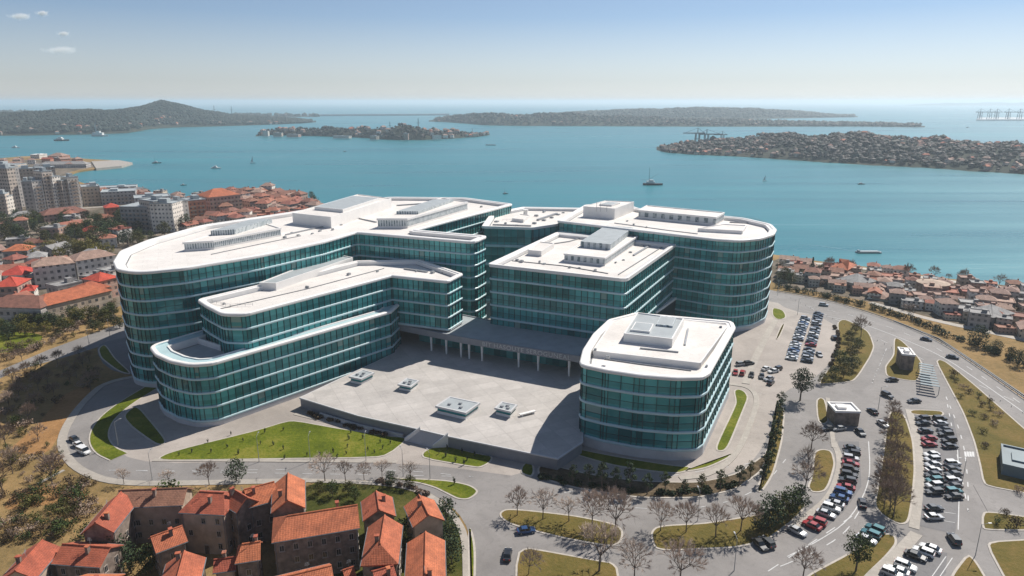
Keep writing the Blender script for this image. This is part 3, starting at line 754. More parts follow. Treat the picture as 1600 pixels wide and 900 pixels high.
plant(P_, [(974, 534), (1050, 543), (1068, 510), (995, 500)], 23.0, 2.6, ('white', 'greyroof'), tiers=[(.1, .5, .15, .5, .3, False), (.55, .9, .5, .9, .3, True)])
clutter(P_, [(1104, 573), (1126, 512), (950, 560), (930, 548), (1040, 520), (1055, 512)], 23.0, 8, (.4, 1.0))

lk = ccw(ats([(1002, 486), (1026, 486), (1078, 449), (1060, 447)], 11.5)); b = MB(); b.sweep(lk, [(0, 0), (0, 10.6), (.3, 10.6), (.3, 11.5), (-.4, 11.5), (-.42, 11.2)], 1, 0, True, ms=[1, 0, 0, 0, 0]); b.build('low_link_roof', [M['white'], M['mullion']], C)
def duct(root, px, z, wd=.55, h=.5, mat='metal', name='roof_duct'):
    p = ats(px, z)
    b = MB()
    for a, c in zip(p, p[1:]):
        L = math.hypot(c[0] - a[0], c[1] - a[1]); b.box(((a[0] + c[0]) / 2, (a[1] + c[1]) / 2, z + h / 2 + .05), (L, wd, h), math.atan2(c[1] - a[1], c[0] - a[0]))
    return b.build(name, M[mat], root)
def roof_rail(root, px, z):
    p = ats(px, z); b = MB()
    for a, c in zip(p, p[1:]):
        L = math.hypot(c[0] - a[0], c[1] - a[1]); n = max(1, int(L / 2))
        for i in range(n + 1): x, y = a[0] + (c[0] - a[0]) * i / n, a[1] + (c[1] - a[1]) * i / n; b.box((x, y, z + .5), (.07, .07, 1.0))
        for zz in (.55, 1.0): b.tube((*a, z + zz), (*c, z + zz), .045, .045, 4)
    return b.build('roof_rail', M['metal'], root)
duct(T, [(446, 368), (500, 356), (535, 352)], 37.4); duct(T, [(330, 398), (430, 377), (470, 369)], 37.4, .3, .2, 'gutter'); duct(T, [(620, 322), (690, 317)], 37.4, .8, .6); duct(T, [(560, 342), (588, 348)], 37.4); duct(T, [(640, 362), (725, 369)], 37.4, .35, .3)
duct(F, [(345, 483), (480, 452), (600, 420)], 28.4, .3, .2, 'gutter'); duct(F, [(560, 413), (600, 410), (640, 412)], 28.4); duct(F, [(632, 421), (668, 426)], 28.4, .9, .5); roof_rail(F, [(318, 470), (360, 480), (395, 478)], 28.4)
duct(C, [(800, 408), (880, 416), (950, 428)], 32.1, .3, .25, 'gutter'); duct(C, [(966, 430), (1048, 378)], 32.1, .3, .25, 'gutter'); duct(C, [(850, 384), (890, 378), (930, 366)], 32.1, .5, .4); duct(C, [(990, 400), (1020, 382)], 32.1, .8, .5)
duct(Q, [(960, 349), (1040, 360), (1090, 366)], 36.3, .35, .3); duct(Q, [(1140, 348), (1180, 350), (1196, 356)], 36.3, .6, .5); roof_rail(Q, [(1140, 340), (1180, 344), (1200, 351)], 36.3)
duct(P_, [(945, 562), (1000, 570), (1080, 580)], 21.3, .3, .25, 'gutter'); duct(P_, [(1000, 545), (1060, 551)], 23.0, .5, .35); duct(P_, [(1075, 515), (1070, 540)], 23.0, .5, .35); roof_rail(P_, [(1112, 568), (1140, 522)], 21.3)
duct(K, [(770, 352), (830, 354)], 34.3, .8, .6); duct(K, [(840, 345), (870, 335)], 34.3, 1.2, .8); roof_rail(K, [(785, 345), (820, 347)], 34.3)
# plaza terrace, entrance canopy, stairs
plz = [at(469, 621, 3.5), at(560, 649, 3.5), at(650, 669, 3.5), at(705, 682, 3.5), at(871, 716, 3.5), (18.5, 162.8), (22, 195), (36, 214), (10, 236), (-20, 250), (-46, 256), (-41.5, 229)]
b = MB(); P2 = ccw(plz); b.sweep(P2, [(0, 0), (0, 3.1), (.25, 3.15), (.25, 3.5), (-.1, 3.52), (-.12, 3.5)], 0, 1, True, ms=[0, 2, 2, 2, 2])
tag(b.build('plaza', [M['fascia'], M['plaza'], M['plinth']]), kind='structure')  # wall face toned dark: deep shade of the plaza front, put into its colour
E_ = empty('entrance_hall', (0, 0, 0)); tag(E_, 'low entrance hall with wide lettered canopy on slender columns behind the plaza', 'entrance hall')
cf = [(-42.3, 237.0), (-16.5, 222.4), (21.5, 204.6)]
can = ccw(cf + [(30, 221), (-4, 240), (-20, 250), (-42, 256)])
b = MB(); b.sweep(can, [(-.3, 9.2), (0, 9.2), (0, 11.4), (-.6, 11.4), (-.65, 11.1)], 0, 1, True, ms=[0, 0, 0, 0]); b.face([(p[0], p[1], 9.25) for p in can[::-1]], 0)
cn = b.build('canopy', [M['fascia'], M['greyroof']], E_)
rec = offset(can, -7.5); b = MB(); P3 = resample(ccw(rec), 2.4); g = random.Random(5)
for i in range(len(P3)):
    a, c = P3[i], P3[(i + 1) % len(P3)]
    b.face([(*a, 3.5), (*c, 3.5), (*c, 6.0), (*a, 6.0)], 0, g.random() * .6); b.face([(*a, 6.5), (*c, 6.5), (*c, 9.2), (*a, 9.2)], 0, g.random() * .6)
    b.face([(*a, 6.0), (*c, 6.0), (*c, 6.5), (*a, 6.5)], 1, .5)
b.build('lobby_glazing', [M['glass'], M['glass_lt']], E_)
for px in (671, 695, 718, 731, 750, 808, 838, 888):
    # a column stands 1.2 m behind the fascia line under the given pixel column
    u = (px - 800) / FPX; best = None
    for (a, c) in ((cf[0], cf[1]), (cf[1], cf[2])):
        for t in range(101):
            x = a[0] + (c[0] - a[0]) * t / 100; y = a[1] + (c[1] - a[1]) * t / 100
            dep = y * _c - (8 - CH) * _s; e = abs(x / dep - u)
            if best is None or e < best[0]: best = (e, x, y)
    b = MB(); x, y = best[1] + .5, best[2] + 1.1; b.tube((x, y, 3.5), (x, y, 9.25), .32, .45, 10, 0, True); b.build('column', M['white'], E_)
for (txt, t0, t1) in (('BIT HASOUTE SEROGUNEAL', .17, .93),):
    cu = bpy.data.curves.new('sign_text', 'FONT'); cu.body = txt; cu.size = 2.2; cu.extrude = .08; cu.space_character = 1.1; cu.align_x = 'CENTER'; cu.align_y = 'CENTER'
    to = bpy.data.objects.new('tmp_text', cu); col.objects.link(to)
    dg = bpy.context.evaluated_depsgraph_get(); me = bpy.data.meshes.new_from_object(to.evaluated_get(dg)); bpy.data.objects.remove(to)
    me.materials.clear(); me.materials.append(M['plinth'])
    o = link_mesh('lettering', me, cn)
    a, c = Vector(cf[1]), Vector(cf[2]); dd = c - a; L = dd.length * (t1 - t0); mid = a + dd * (t0 + t1) / 2
    wd = max(v.co.x for v in me.vertices) - min(v.co.x for v in me.vertices)
    an = math.atan2(dd.y, dd.x); nv = Vector((math.sin(an), -math.cos(an)))
    o.location = (mid.x + nv.x * .12, mid.y + nv.y * .12, 10.25); o.rotation_euler = (PI / 2, 0, an); o.scale = (L / wd, .95, 1)
# stairs from the forecourt to the plaza
st = empty('plaza_stairs'); tag(st, 'wide grey concrete steps leading up to the plaza between two lawns', 'stairs')
ta, tb = Vector(at(657, 670, 3.5)), Vector(at(700, 680, 3.5)); ba, bb = Vector(at(632, 689, 0)), Vector(at(676, 700, 0))
b = MB(); nS = 14
for k in range(nS):
    f0, f1 = k / nS, 1
    p0, p1 = ba.lerp(ta, k / nS), bb.lerp(tb, k / nS)
    b.prism(ccw([tuple(p0), tuple(p1), tuple(tb), tuple(ta)]), 3.5 * k / nS - (.0 if k else .0), 3.5 * (k + 1) / nS - .01, 0)
b.build('step_flight', M['plinth'], st)
for p, q in ((ba, ta), (bb, tb)):
    w_ = MB(); d = (q - p).normalized(); nn = Vector((-d.y, d.x)) * .35
    pts = [p + nn, p - nn, q - nn, q + nn]
    w_.v = [(v_.x, v_.y, 0) for v_ in pts] + [(pts[0].x, pts[0].y, .8), (pts[1].x, pts[1].y, .8), (pts[2].x, pts[2].y, 4.2), (pts[3].x, pts[3].y, 4.2)]
    w_.f = [(0, 1, 5, 4), (1, 2, 6, 5), (2, 3, 7, 6), (3, 0, 4, 7), (4, 5, 6, 7)]; w_.m = [0] * 5; w_.r = [0] * 5; w_.uv = [None] * 5
    w_.build('side_wall', M['white'], st)
# glazed boxes on the plaza
def skybox(px, h, label):
    o = empty('skylight_box'); p = ccw(ats(px, 3.5)); o['group'] = 'glazed boxes on the plaza'; tag(o, label, 'skylight')
    b = MB(); b.sweep(p, [(-.25, 3.5), (-.25, 3.5 + h * .35)], 0); b.sweep(p, [(-.35, 3.5 + h * .35), (-.35, 3.5 + h * .75)], 1); b.build('glazed_side', [M['white'], M['glass_lt']], o)
    b = MB(); b.sweep(p, [(-.4, 3.5 + h * .75), (.1, 3.5 + h * .75), (.1, 3.5 + h), (-.4, 3.5 + h), (-.45, 3.5 + h - .12)], 0, 1, True); rf = b.build('roof', [M['plinth'], M['greyroof']], o)
    A, B, D = Vector(p[0]), Vector(p[1]), Vector(p[3])
    for u, v_ in ((.3, .35), (.55, .6), (.7, .3)):
        q = A + (B - A) * u + (D - A) * v_; b = MB(); b.box((q.x, q.y, 3.5 + h + .1), (.9, .7, .45), R(-26)); b.build('vent_unit', M['metal'], rf)
skybox([(681, 646), (728, 657), (750, 641), (703, 631)], 2.4, 'largest white glazed box on the sunlit middle of the plaza')
skybox([(773, 648), (798, 654), (808, 643), (784, 638)], 2.2, 'small pale glazed box right of the largest plaza box')
skybox([(546, 598), (565, 602), (585, 592), (567, 587)], 2.2, 'pale glazed box beside the glass wing at plaza edge')
skybox([(622, 609), (642, 613), (655, 603), (636, 599)], 1.9, 'small glazed box on the shadow edge behind the plaza')
b = MB(); q = ats([(812, 651), (836, 645)], 3.5); a0, a1 = Vector(q[0]), Vector(q[1]); d = a1 - a0
b.box(((a0.x + a1.x) / 2, (a0.y + a1.y) / 2, 4.15), (d.length, 1.0, .25), math.atan2(d.y, d.x)); b.box((a0.x + .6, a0.y + .3, 3.76), (.5, .9, .52), math.atan2(d.y, d.x)); b.box((a1.x - .6, a1.y - .3, 3.76), (.5, .9, .52), math.atan2(d.y, d.x))
tag(b.build('plaza_bench', M['white']), 'long pale bench on the plaza right of the small glazed box', 'bench')
# terrace wall and ramp in front of the plaza
b = MB(); pts = ats([(500, 650), (560, 668), (630, 684)]); b.prism(ccw(ribbon(pts, .5)), 0, 1.1); tag(b.build('retaining_wall', M['plinth']), 'low concrete ramp wall along the foot of the plaza, left of the stairs', 'wall')
b = MB(); pts = ats([(700, 693), (760, 706), (825, 722)]); b.prism(ccw(ribbon(pts, .5)), 0, 1.1); tag(b.build('retaining_wall', M['plinth']), 'low concrete wall along the foot of the plaza, right of the stairs', 'wall')

# ------------------------------------------------------------------ trees and shrubs
def rot_about(v, axis, a): return Matrix.Rotation(a, 3, axis) @ v
def bare_tree(seed, H=8.0, spread=1.0, twig='twig', ntw=1.0):
    g = random.Random(seed); tr, cr = MB(), MB()
    def twigs(p, d, L, n):
        for _ in range(n):
            ax = Vector((g.gauss(0, 1), g.gauss(0, 1), g.gauss(0, 1))).normalized()
            e = rot_about(d, ax, g.uniform(.2, .9)); e.z += .15; e.normalize()
            ln = L * g.uniform(.5, 1.1); q = p + e * ln; m_ = p + e * ln * .5 + Vector((g.uniform(-.1, .1), g.uniform(-.1, .1), g.uniform(-.05, .1))) * ln
            w_ = e.orthogonal().normalized() * g.uniform(.016, .03); r = g.random()
            w_ *= .8; cr.face([p - w_, p + w_, m_ + w_ * .8, m_ - w_ * .8], 0, r); cr.face([m_ - w_ * .8, m_ + w_ * .8, q], 0, r)
            for _k in range(2):
                s0 = p.lerp(q, g.uniform(.3, .9)); ax2 = Vector((g.gauss(0, 1), g.gauss(0, 1), g.gauss(0, 1))).normalized(); f = rot_about(e, ax2, g.uniform(.4, .9))
                w2 = f.orthogonal().normalized() * .014; cr.face([s0 - w2, s0 + w2, s0 + f * ln * g.uniform(.35, .6)], 0, r)
    def grow(p, d, L, r, lev):
        q = p + d * L; mb = tr if lev <= 1 else cr
        mb.tube(p, q, r, r * .7, 6 if lev == 0 else 4, 0 if mb is tr else 1, False, g.random())
        if lev >= 3:
            twigs(q, d, L * 1.0, int(7 * ntw)); twigs(p.lerp(q, .6), d, L * .9, int(4 * ntw)); return
        k = (5 if lev == 0 else 4) if lev < 2 else 3
        for i in range(k):
            a = 2 * PI * i / k + g.uniform(-.5, .5); side = d.orthogonal().normalized(); side = rot_about(side, d, a)
            e = (d * g.uniform(.75, 1.15) + side * g.uniform(.5, .95) * spread); e.z += .12; e.normalize()
            grow(q if i else q, e, L * g.uniform(.58, .85) * (.95 if lev else 1.0), r * .55, lev + 1)
        if lev == 0: grow(q, (d + Vector((g.uniform(-.1, .1), g.uniform(-.1, .1), 0))).normalized(), L * .8, r * .7, 1)
    grow(Vector((0, 0, -.1)), Vector((g.uniform(-.05, .05), g.uniform(-.05, .05), 1)).normalized(), H * .30, H * .017, 0)
    root = empty('bare_tree'); tr.build('trunk', M['trunk'], root); cr.build('crown', [M[twig], M['trunk']], root)
    return Proto(root)
def leaf_blob(b, c, rx, rz, n, g, size, m=0, base=.5):
    for _ in range(n):
        d = Vector((g.gauss(0, 1), g.gauss(0, 1), g.gauss(0, 1))).normalized(); k = g.uniform(.55, 1.05)
        p = c + Vector((d.x * rx * k, d.y * rx * k, d.z * rz * k))
        nr = (d + Vector((g.gauss(0, .6), g.gauss(0, .6), g.gauss(0, .6)))).normalized()
        u = nr.orthogonal().normalized(); u = rot_about(u, nr, g.uniform(0, 6.28)); v_ = nr.cross(u); s_ = size * g.uniform(.6, 1.3)
        b.face([p - u * s_, p - v_ * s_ * .6, p + u * s_, p + v_ * s_ * .6], m, max(.01, min(1, base + g.uniform(-.3, .3))))
def leaf_tree(name, seed, H, W, n=14, per=70, size=.22, leaf='leaf', trunk=.3, parts=True, shape='round'):
    g = random.Random(seed); cr, tr = MB(), MB()
    tr.tube((0, 0, -.1), (0, 0, H * trunk * 1.3), H * .024, H * .016, 6)
    for i in range(n):
        t = (i + .5) / n; a = i * 2.4 + g.uniform(-.4, .4)
        if shape == 'round': zz = H * trunk + (H * (1 - trunk)) * (.12 + .76 * t); rr = W * .5 * math.sqrt(max(.05, 1 - (2 * t - .85) ** 2 * .9)) * g.uniform(.35, .8); cs = W * g.uniform(.16, .26)
        elif shape == 'cone': zz = H * trunk + H * (1 - trunk) * t; rr = W * .5 * (1 - t) * g.uniform(.3, .7); cs = W * .3 * (1.05 - t * .8)
        else: zz = H * g.uniform(.25, .75); rr = W * .5 * g.uniform(.1, .75); cs = W * g.uniform(.16, .28)
        c = Vector((rr * math.cos(a), rr * math.sin(a), zz))
        if trunk > .05: tr.tube((0, 0, H * trunk * g.uniform(.7, 1.2)), c, H * .010, H * .004, 4)
        leaf_blob(cr, c, cs, cs * (.8 if shape != 'cone' else 1.1), per, g, size, 0, g.uniform(.2, .8))
    if parts:
        root = empty(name); tr.build('trunk', M['trunk'], root); cr.build('crown', M[leaf], root)
    else:
        i0 = len(cr.v); cr.v += tr.v; cr.f += [tuple(x + i0 for x in f) for f in tr.f]; cr.m += [1] * len(tr.f); cr.r += tr.r; cr.uv += tr.uv
        root = cr.build(name, [M[leaf], M['trunk']])
    return Proto(root)
def shrub(name, seed, W, H, leaf, n=7, per=40, size=.14):
    g = random.Random(seed); cr = MB()
    for i in range(n):
        a = g.uniform(0, 6.28); rr = W * .5 * g.uniform(0, .7); c = Vector((rr * math.cos(a), rr * math.sin(a), H * g.uniform(.3, .65)))
        leaf_blob(cr, c, W * g.uniform(.16, .3), H * g.uniform(.25, .38), per, g, size, 0, g.uniform(.2, .8))
    for i in range(5):
        a = g.uniform(0, 6.28); cr.tube((0, 0, -.05), (W * .25 * math.cos(a), W * .25 * math.sin(a), H * .6), .05, .02, 4, 1)
    return Proto(cr.build(name, [M[leaf], M['trunk']]))

bares = [bare_tree(100 + i, 8.0, .9 + .1 * i, 'twig', 1.9) for i in range(4)]
bares_d = [bare_tree(140 + i, 8.0, 1.0, 'twig_dk', 2.2) for i in range(2)]
def put_bare(lst, lab, grp, scl=1.0, protos=bares, seed=1, z=.1):
    g = random.Random(seed)
    for i, t in enumerate(lst):
        x, y = at(t[0], t[1]); h = t[2] if len(t) > 2 else 6.5
        o = g.choice(protos).place((x, y, z), g.uniform(0, 6.28), h / 8.0 * scl * g.uniform(.95, 1.05))
        o.name = 'bare_tree'
        tag(o, lab(i, len(lst)) if callable(lab) else lab, 'tree', grp)
put_bare([(508, 752, 8), (540, 752, 6.5), (569, 750, 5.5), (597, 748, 6), (642, 751, 6.5)], lambda i, n: f'leafless street tree, {ordn(i)} from the left behind the red-roofed gardens', 'bare trees behind the gardens', seed=2)
put_bare([(194, 757, 5), (265, 757, 5), (327, 758, 6.5)], lambda i, n: f'leafless tree, {ordn(i)} from the left above the long L-shaped red roof', 'bare trees above the red roofs', seed=3)
put_bare([(808, 806, 7.5), (848, 812, 8.5), (889, 815, 7.5), (925, 824, 9.5), (961, 834, 11)], lambda i, n: f'leafless tree, {ordn(i)} from the left on the first grass island below the ring road', 'bare trees on the road islands', seed=4)
put_bare([(1032, 830, 7.5), (1072, 832, 7.5), (1118, 840, 9), (1157, 830, 9)], lambda i, n: f'leafless tree, {ordn(i)} from the left on the long island below the pavilion', 'bare trees on the road islands', seed=5)
put_bare([(936, 893, 14), (991, 905, 9.5), (1062, 912, 12), (1254, 905, 9), (826, 898, 7)], lambda i, n: ['tallest leafless tree at the bottom on the brown verge corner', 'leafless tree between the two big bare trees at the picture bottom', 'broad leafless tree spreading over the bottom car park edge', 'round leafless tree beside the dark teal cars at the bottom', 'small leafless tree on the brown verge near the road junction'][i], 'bare trees at the road junction', seed=6, scl=.9)
put_bare([(1267, 704, 9.5), (1257, 768, 9.5), (1263, 735, 7)], lambda i, n: ['tall dark leafless tree on the pale forecourt edge', 'dark leafless tree beside the lower triangular verge', 'smaller dark leafless tree between two taller ones by the verge'][i], 'dark bare trees by the forecourt', protos=bares_d, seed=7)
put_bare([(1393, 652, 6), (1398, 668, 7), (1392, 685, 7), (1401, 702, 7.5), (1390, 722, 7), (1400, 742, 7.5), (1388, 762, 8), (1398, 785, 8.5), (1381, 795, 8), (1396, 808, 9), (1407, 760, 6), (1386, 700, 6), (1396, 732, 7), (1384, 745, 7), (1403, 722, 6), (1378, 775, 7), (1390, 800, 8)], lambda i, n: f'dark leafless tree, {ordn(i)} from the far end of the thicket strip between the car parks', 'bare thicket between the car parks', protos=bares_d, seed=8)
put_bare([(1345, 527, 10)], 'large round purplish bare tree beside the highway above the bushes', 'dark bare trees by the forecourt', protos=bares_d, seed=9)
put_bare([(142, 612, 8), (82, 757, 9), (120, 590, 6), (100, 585, 6), (75, 600, 6), (60, 610, 7), (40, 590, 6), (15, 640, 7), (10, 700, 8), (20, 740, 8), (130, 575, 5.5), (155, 590, 5), (45, 660, 7), (5, 770, 9), (30, 620, 6), (55, 640, 6), (85, 620, 5), (20, 600, 6), (110, 600, 5.5), (65, 580, 6), (35, 565, 6), (90, 570, 6), (125, 560, 5.5), (60, 690, 6), (140, 565, 5)], lambda i, n: ['leafless tree standing at the upper bend of the ring road', 'tall leafless tree alone on the dry slope left of the ring road'][i] if i < 2 else f'brown leafless tree, {ordn(i - 2)} of the thicket on the dry slope', 'bare trees on the dry slope', protos=bares_d, seed=10, z=0)

gt = [leaf_tree('leafy_tree', 200 + i, 8, 6, 16, 90, .20, l) for i, l in enumerate(('leaf', 'leaf_dk', 'leaf_ol', 'leaf_ye'))]
bushy = [leaf_tree('leafy_tree', 220 + i, 5, 5, 12, 80, .18, l, .12) for i, l in enumerate(('leaf', 'leaf_dk', 'leaf_ol', 'leaf_ye'))]
yc = [leaf_tree('young_tree', 240 + i, 5, 2.6, 9, 60, .15, l, .3) for i, l in enumerate(('leaf', 'leaf_dk', 'leaf_ol'))]
conif = leaf_tree('conifer', 260, 12, 4.5, 16, 80, .22, 'leaf_dk', .04, True, 'cone')
def put(proto, px, py, s, lab, cat='tree', grp=None, z=0.1, g=rnd, name=None):
    x, y = at(px, py); o = proto.place((x, y, z), g.uniform(0, 6.28), s)
    if name: o.name = name
    return tag(o, lab, cat, grp)
put(gt[1], 1250, 626, 1.35, 'large dark green tree standing alone on the forecourt beside the car park')
put(gt[0], 1337, 893, 1.05, 'green leafy tree casting shade beside the three teal cars')
put(conif, 1267, 437, 1.0, 'tall dark cypress among the shore houses')
for i, (px, py, s, k) in enumerate([(1336, 520, .9, 2), (1325, 535, 1, 2), (1340, 548, 1, 0), (1328, 560, 1.1, 2), (1312, 572, 1.2, 0), (1332, 580, 1.1, 1), (1318, 590, 1.2, 2), (1300, 596, 1.0, 0), (1285, 600, .8, 2)]):
    put(bushy[k], px, py, s, f'bushy {["green", "dark green", "olive", "yellow"][k]} tree, {ordn(i)} from the highway end of the island copse', grp='copse on the island beside the car park')
for i, (px, py, s) in enumerate([(895, 757, 1.1), (919, 758, 1.2), (940, 764, 1.5), (962, 764, 1.2), (984, 768, 1.6), (1011, 773, 1.2), (1039, 769, 1.1), (1069, 772, .8), (1095, 772, 1.1), (1125, 768, 1.2), (1155, 760, 1.2), (1172, 748, 1.0)]):
    put(yc[i % 3] if i > 5 else yc[1], px, py, s, f'young clipped tree, {ordn(i)} from the left in the bed below the pavilion', grp='young trees in the bed below the pavilion', name='young_tree')
for i, (px, py, s) in enumerate([(1219, 640, 1.1), (1217, 656, 1.2), (1215, 672, 1.2), (1212, 688, 1.2), (1209, 704, 1.2), (1205, 720, 1.1), (1200, 738, 1.1), (1193, 756, 1.0)]):
    put(yc[i % 2], px, py, s * 1.1, f'dark young tree, {ordn(i)} from the far end of the narrow kerbed strip', grp='row of young trees on the narrow strip', name='young_tree')
for i, (px, py, s, k) in enumerate([(1200, 822, 1.3, 1), (1216, 815, 1.1, 2), (1232, 808, 1.2, 0), (1246, 797, 1.1, 1), (1188, 828, .9, 1)]):
    put(bushy[k], px, py, s * 1.15, f'dense evergreen tree, {ordn(i)} of the clump at the end of the long island', grp='evergreen clump on the long island')
for i, (px, py, s, k) in enumerate([(220, 818, 1.5, 0), (267, 803, 1.6, 0), (182, 885, 1.5, 1), (205, 896, 1.2, 1), (235, 896, 1.2, 0), (383, 828, 1.2, 1), (370, 752, 1.2, 1), (697, 822, 1.3, 1), (704, 852, 1.1, 1), (706, 880, 1.2, 1), (630, 855, 1.3, 1), (690, 850, 1.0, 1), (500, 772, .7, 2), (520, 776, .8, 0), (545, 772, .7, 2), (555, 782, .7, 0), (610, 760, .8, 1), (640, 763, .7, 2)]):
    L_ = ['leafy green tree in the courtyard under the L-shaped roof, left', 'leafy green tree in the courtyard under the L-shaped roof, right', 'dark tree between red roofs at the bottom, left of three', 'dark tree between red roofs at the bottom, middle of three', 'dark tree between red roofs at the bottom, right of three', 'dark narrow tree squeezed between two tall red-roofed houses', 'round dark green tree on the road edge above the red roofs', 'tall dark tree behind the small house beside the curved footway', 'dark tree on the grass right of the long red roof, upper', 'dark tree on the grass right of the long red roof, lower', 'dark tree overhanging the hipped red roof', 'bushy tree at the corner of the long red roof', 'low garden bush, first from the left behind the big house', 'low garden bush, second from the left behind the big house', 'low garden bush, third from the left behind the big house', 'low garden bush, fourth from the left behind the big house', 'low dark bush behind the small gabled house', 'low olive bush behind the tilted house by the footway'][i]
    put(bushy[k], px, py, s, L_, grp='trees among the red-roofed houses')

# scrub on the dry slope
for sp in ([(148, 604), (128, 632), (102, 655), (88, 690), (70, 712), (10, 706), (38, 682), (62, 660), (92, 622), (120, 606)], [(20, 770), (70, 755), (150, 770), (120, 785), (60, 790), (0, 800)]): sheet('bare_soil', chaikin(ats(sp), 2), .014, M['soil'])
sb = [shrub('scrub_bush', 300 + i, 3.6, 2.2, l) for i, l in enumerate(('leaf_br', 'leaf_ol', 'twig_dk', 'leaf_br', 'leaf'))]
slope = [(-30, 585), (60, 575), (150, 580), (145, 605), (108, 650), (92, 690), (100, 735), (165, 765), (160, 800), (120, 830), (60, 850), (-30, 870)]
bare_soil = [(150, 605), (120, 640), (90, 700), (75, 715), (15, 700), (40, 680), (80, 650), (110, 612)]
g = random.Random(17); n_ = 0
while n_ < 150:
    px, py = g.uniform(-20, 165), g.uniform(575, 850)
    if not inside((px, py), slope) or (inside((px, py), bare_soil) and g.random() < .85): continue
    k = g.choice((0, 0, 1, 2, 2, 3, 4) if px < 110 else (0, 1, 2))
    o = put(sb[k], px, py, g.uniform(.5, 1.5), ['low russet shrub on the dry slope left of the ring road', 'low olive shrub on the dry slope left of the ring road', 'low leafless grey-brown shrub on the dry slope left of the ring road', 'low russet shrub on the dry slope left of the ring road', 'low green shrub on the dry slope left of the ring road'][k], 'shrub', 'scrub on the dry slope', 0, g, 'scrub_bush'); n_ += 1
for i in range(19):
    px, py = g.uniform(30, 150), g.uniform(775, 850)
    o = put(sb[g.choice((1, 4))], px, py, g.uniform(1.0, 1.7), 'dense green shrub on the slope above the lowest red roofs', 'shrub', 'green scrub above the red roofs', 0, g, 'scrub_bush')
# scrub and trees beside the left access road
for i in range(40):
    t = g.random(); px = 10 + 175 * t + g.uniform(-8, 8); py = 574 - 76 * t - g.uniform(2, 24)
    put(sb[g.choice((0, 1, 2, 2))], px, py, g.uniform(.9, 1.8), 'brownish roadside shrub above the left access road', 'shrub', 'scrub above the access road', 0, g, 'scrub_bush')
for i in range(34):
    t = i / 33; px = 5 + 180 * t + g.uniform(-4, 4); py = 522 - 16 * t + g.uniform(-12, 10); k = g.choice((0, 1, 2, 3))
    put(bushy[k], px, py, g.uniform(.9, 1.4), f'{["green", "dark green", "olive", "yellowish"][k]} leafy tree, {ordn(i)} from the left below the long red-roofed blocks', 'tree', 'trees below the long red-roofed blocks', 0, g)
for i in range(16):
    px, py = g.uniform(20, 160), g.uniform(385, 408); k = g.choice((2, 3, 3))
    put(bushy[k], px + 10, py, g.uniform(1.5, 2.2), 'yellow-green tree in the grove behind the white apartment blocks', 'tree', 'yellow-green grove', 0, g)
for i in range(56):
    px, py = g.uniform(120, 290), g.uniform(348, 398)
    if py > 405 - (px - 150) * .28: continue
    k = g.choice((0, 1, 1, 2)); put(bushy[k], px, py, g.uniform(1.5, 2.5), f'{["green", "dark green", "olive"][k]} tree in the wood behind the tall rounded wing', 'tree', 'wood behind the rounded wing', 0, g)
for i in range(64):
    px, py = g.uniform(-10, 190), g.uniform(342, 382); k = g.choice((0, 1, 2))
    put(bushy[k], px, py, g.uniform(1.4, 2.2), f'{["green", "dark green", "olive"][k]} tree in the belt below the apartment towers', 'tree', 'tree belt below the towers', 0, g)
# trees along the shore and the right-hand verges
put_bare([(1293, 424, 9), (1323, 420, 6), (1330, 426, 8), (1420, 436, 9), (1460, 436, 8), (1503, 444, 9), (1560, 450, 8), (1372, 424, 5), (1400, 428, 5), (1482, 438, 4), (1575, 450, 5)], lambda i, n: f'dark bare shore tree, {ordn(i)} listed along the seawall on the right', 'bare trees along the seawall', protos=bares_d, seed=12, z=0)
for i, (px, py, s, k) in enumerate([(1528, 540, 1.6, 1), (1556, 552, 1.0, 1), (1578, 562, 1.0, 2), (1590, 572, 1.2, 1), (1540, 552, .6, 0), (1280, 436, 1.5, 1), (1225, 440, 1.6, 2), (1235, 446, 1.4, 0), (1222, 425, 1.3, 2)]):
    put(bushy[k], px, py, s, f'{["green", "dark green", "olive"][k]} tree, {ordn(i)} of those right of the highway and by the shore houses', grp='trees by the highway')
for i, (px, py) in enumerate([(1488, 590), (1492, 597), (1505, 608), (1515, 615), (1528, 622), (1532, 635), (1548, 642), (1560, 650), (1537, 655), (1520, 650), (1545, 630), (1535, 678), (1590, 770), (1572, 806), (1556, 820), (1588, 825), (1500, 622), (1552, 665), (1540, 700)]):
    put(sb[i % 5], px, py, .9 if i not in (0, 15) else 1.4, f'small shrub, {ordn(i)} from the top on the big dry meadow', 'shrub', 'shrubs on the dry meadow', .1, g, 'scrub_bush')
# hedges
def hedge(px, wd, h, label, leaf='leaf_dk', seed=1):
    p = chaikin(ats(px), 2, False); g = random.Random(seed); b = MB()
    for k in range(len(p) - 1):
        a, c = Vector(p[k]), Vector(p[k + 1]); L = (c - a).length
        for i in range(max(1, int(L / 1.4))):
            q = a.lerp(c, g.random()); hh = h * g.uniform(.7, 1.25)
            leaf_blob(b, Vector((q.x + g.uniform(-wd, wd) * .3, q.y + g.uniform(-wd, wd) * .3, hh * .5)), wd * .5, hh * .55, 120, g, .30, 0, g.uniform(.15, .7))
    return tag(b.build('hedge', M[leaf]), label, 'hedge')
hedge([(1212, 449), (1280, 463), (1340, 476), (1385, 490)], 3.2, 2.6, 'dark hedge along the upper highway edge near the drum-shaped wing', seed=1)
hedge([(1388, 490), (1425, 502), (1462, 516)], 3.0, 2.4, 'dark hedge continuing along the highway towards the right', seed=2)
hedge([(1462, 520), (1520, 538), (1600, 572), (1660, 600)], 3.0, 2.2, 'dark hedge between the dry verge and the far pale road', seed=3)
hedge([(1303, 510), (1313, 535), (1297, 573)], 1.4, 1.0, 'low brown hedge on the kerb beside the big car park', 'leaf_br', 4)
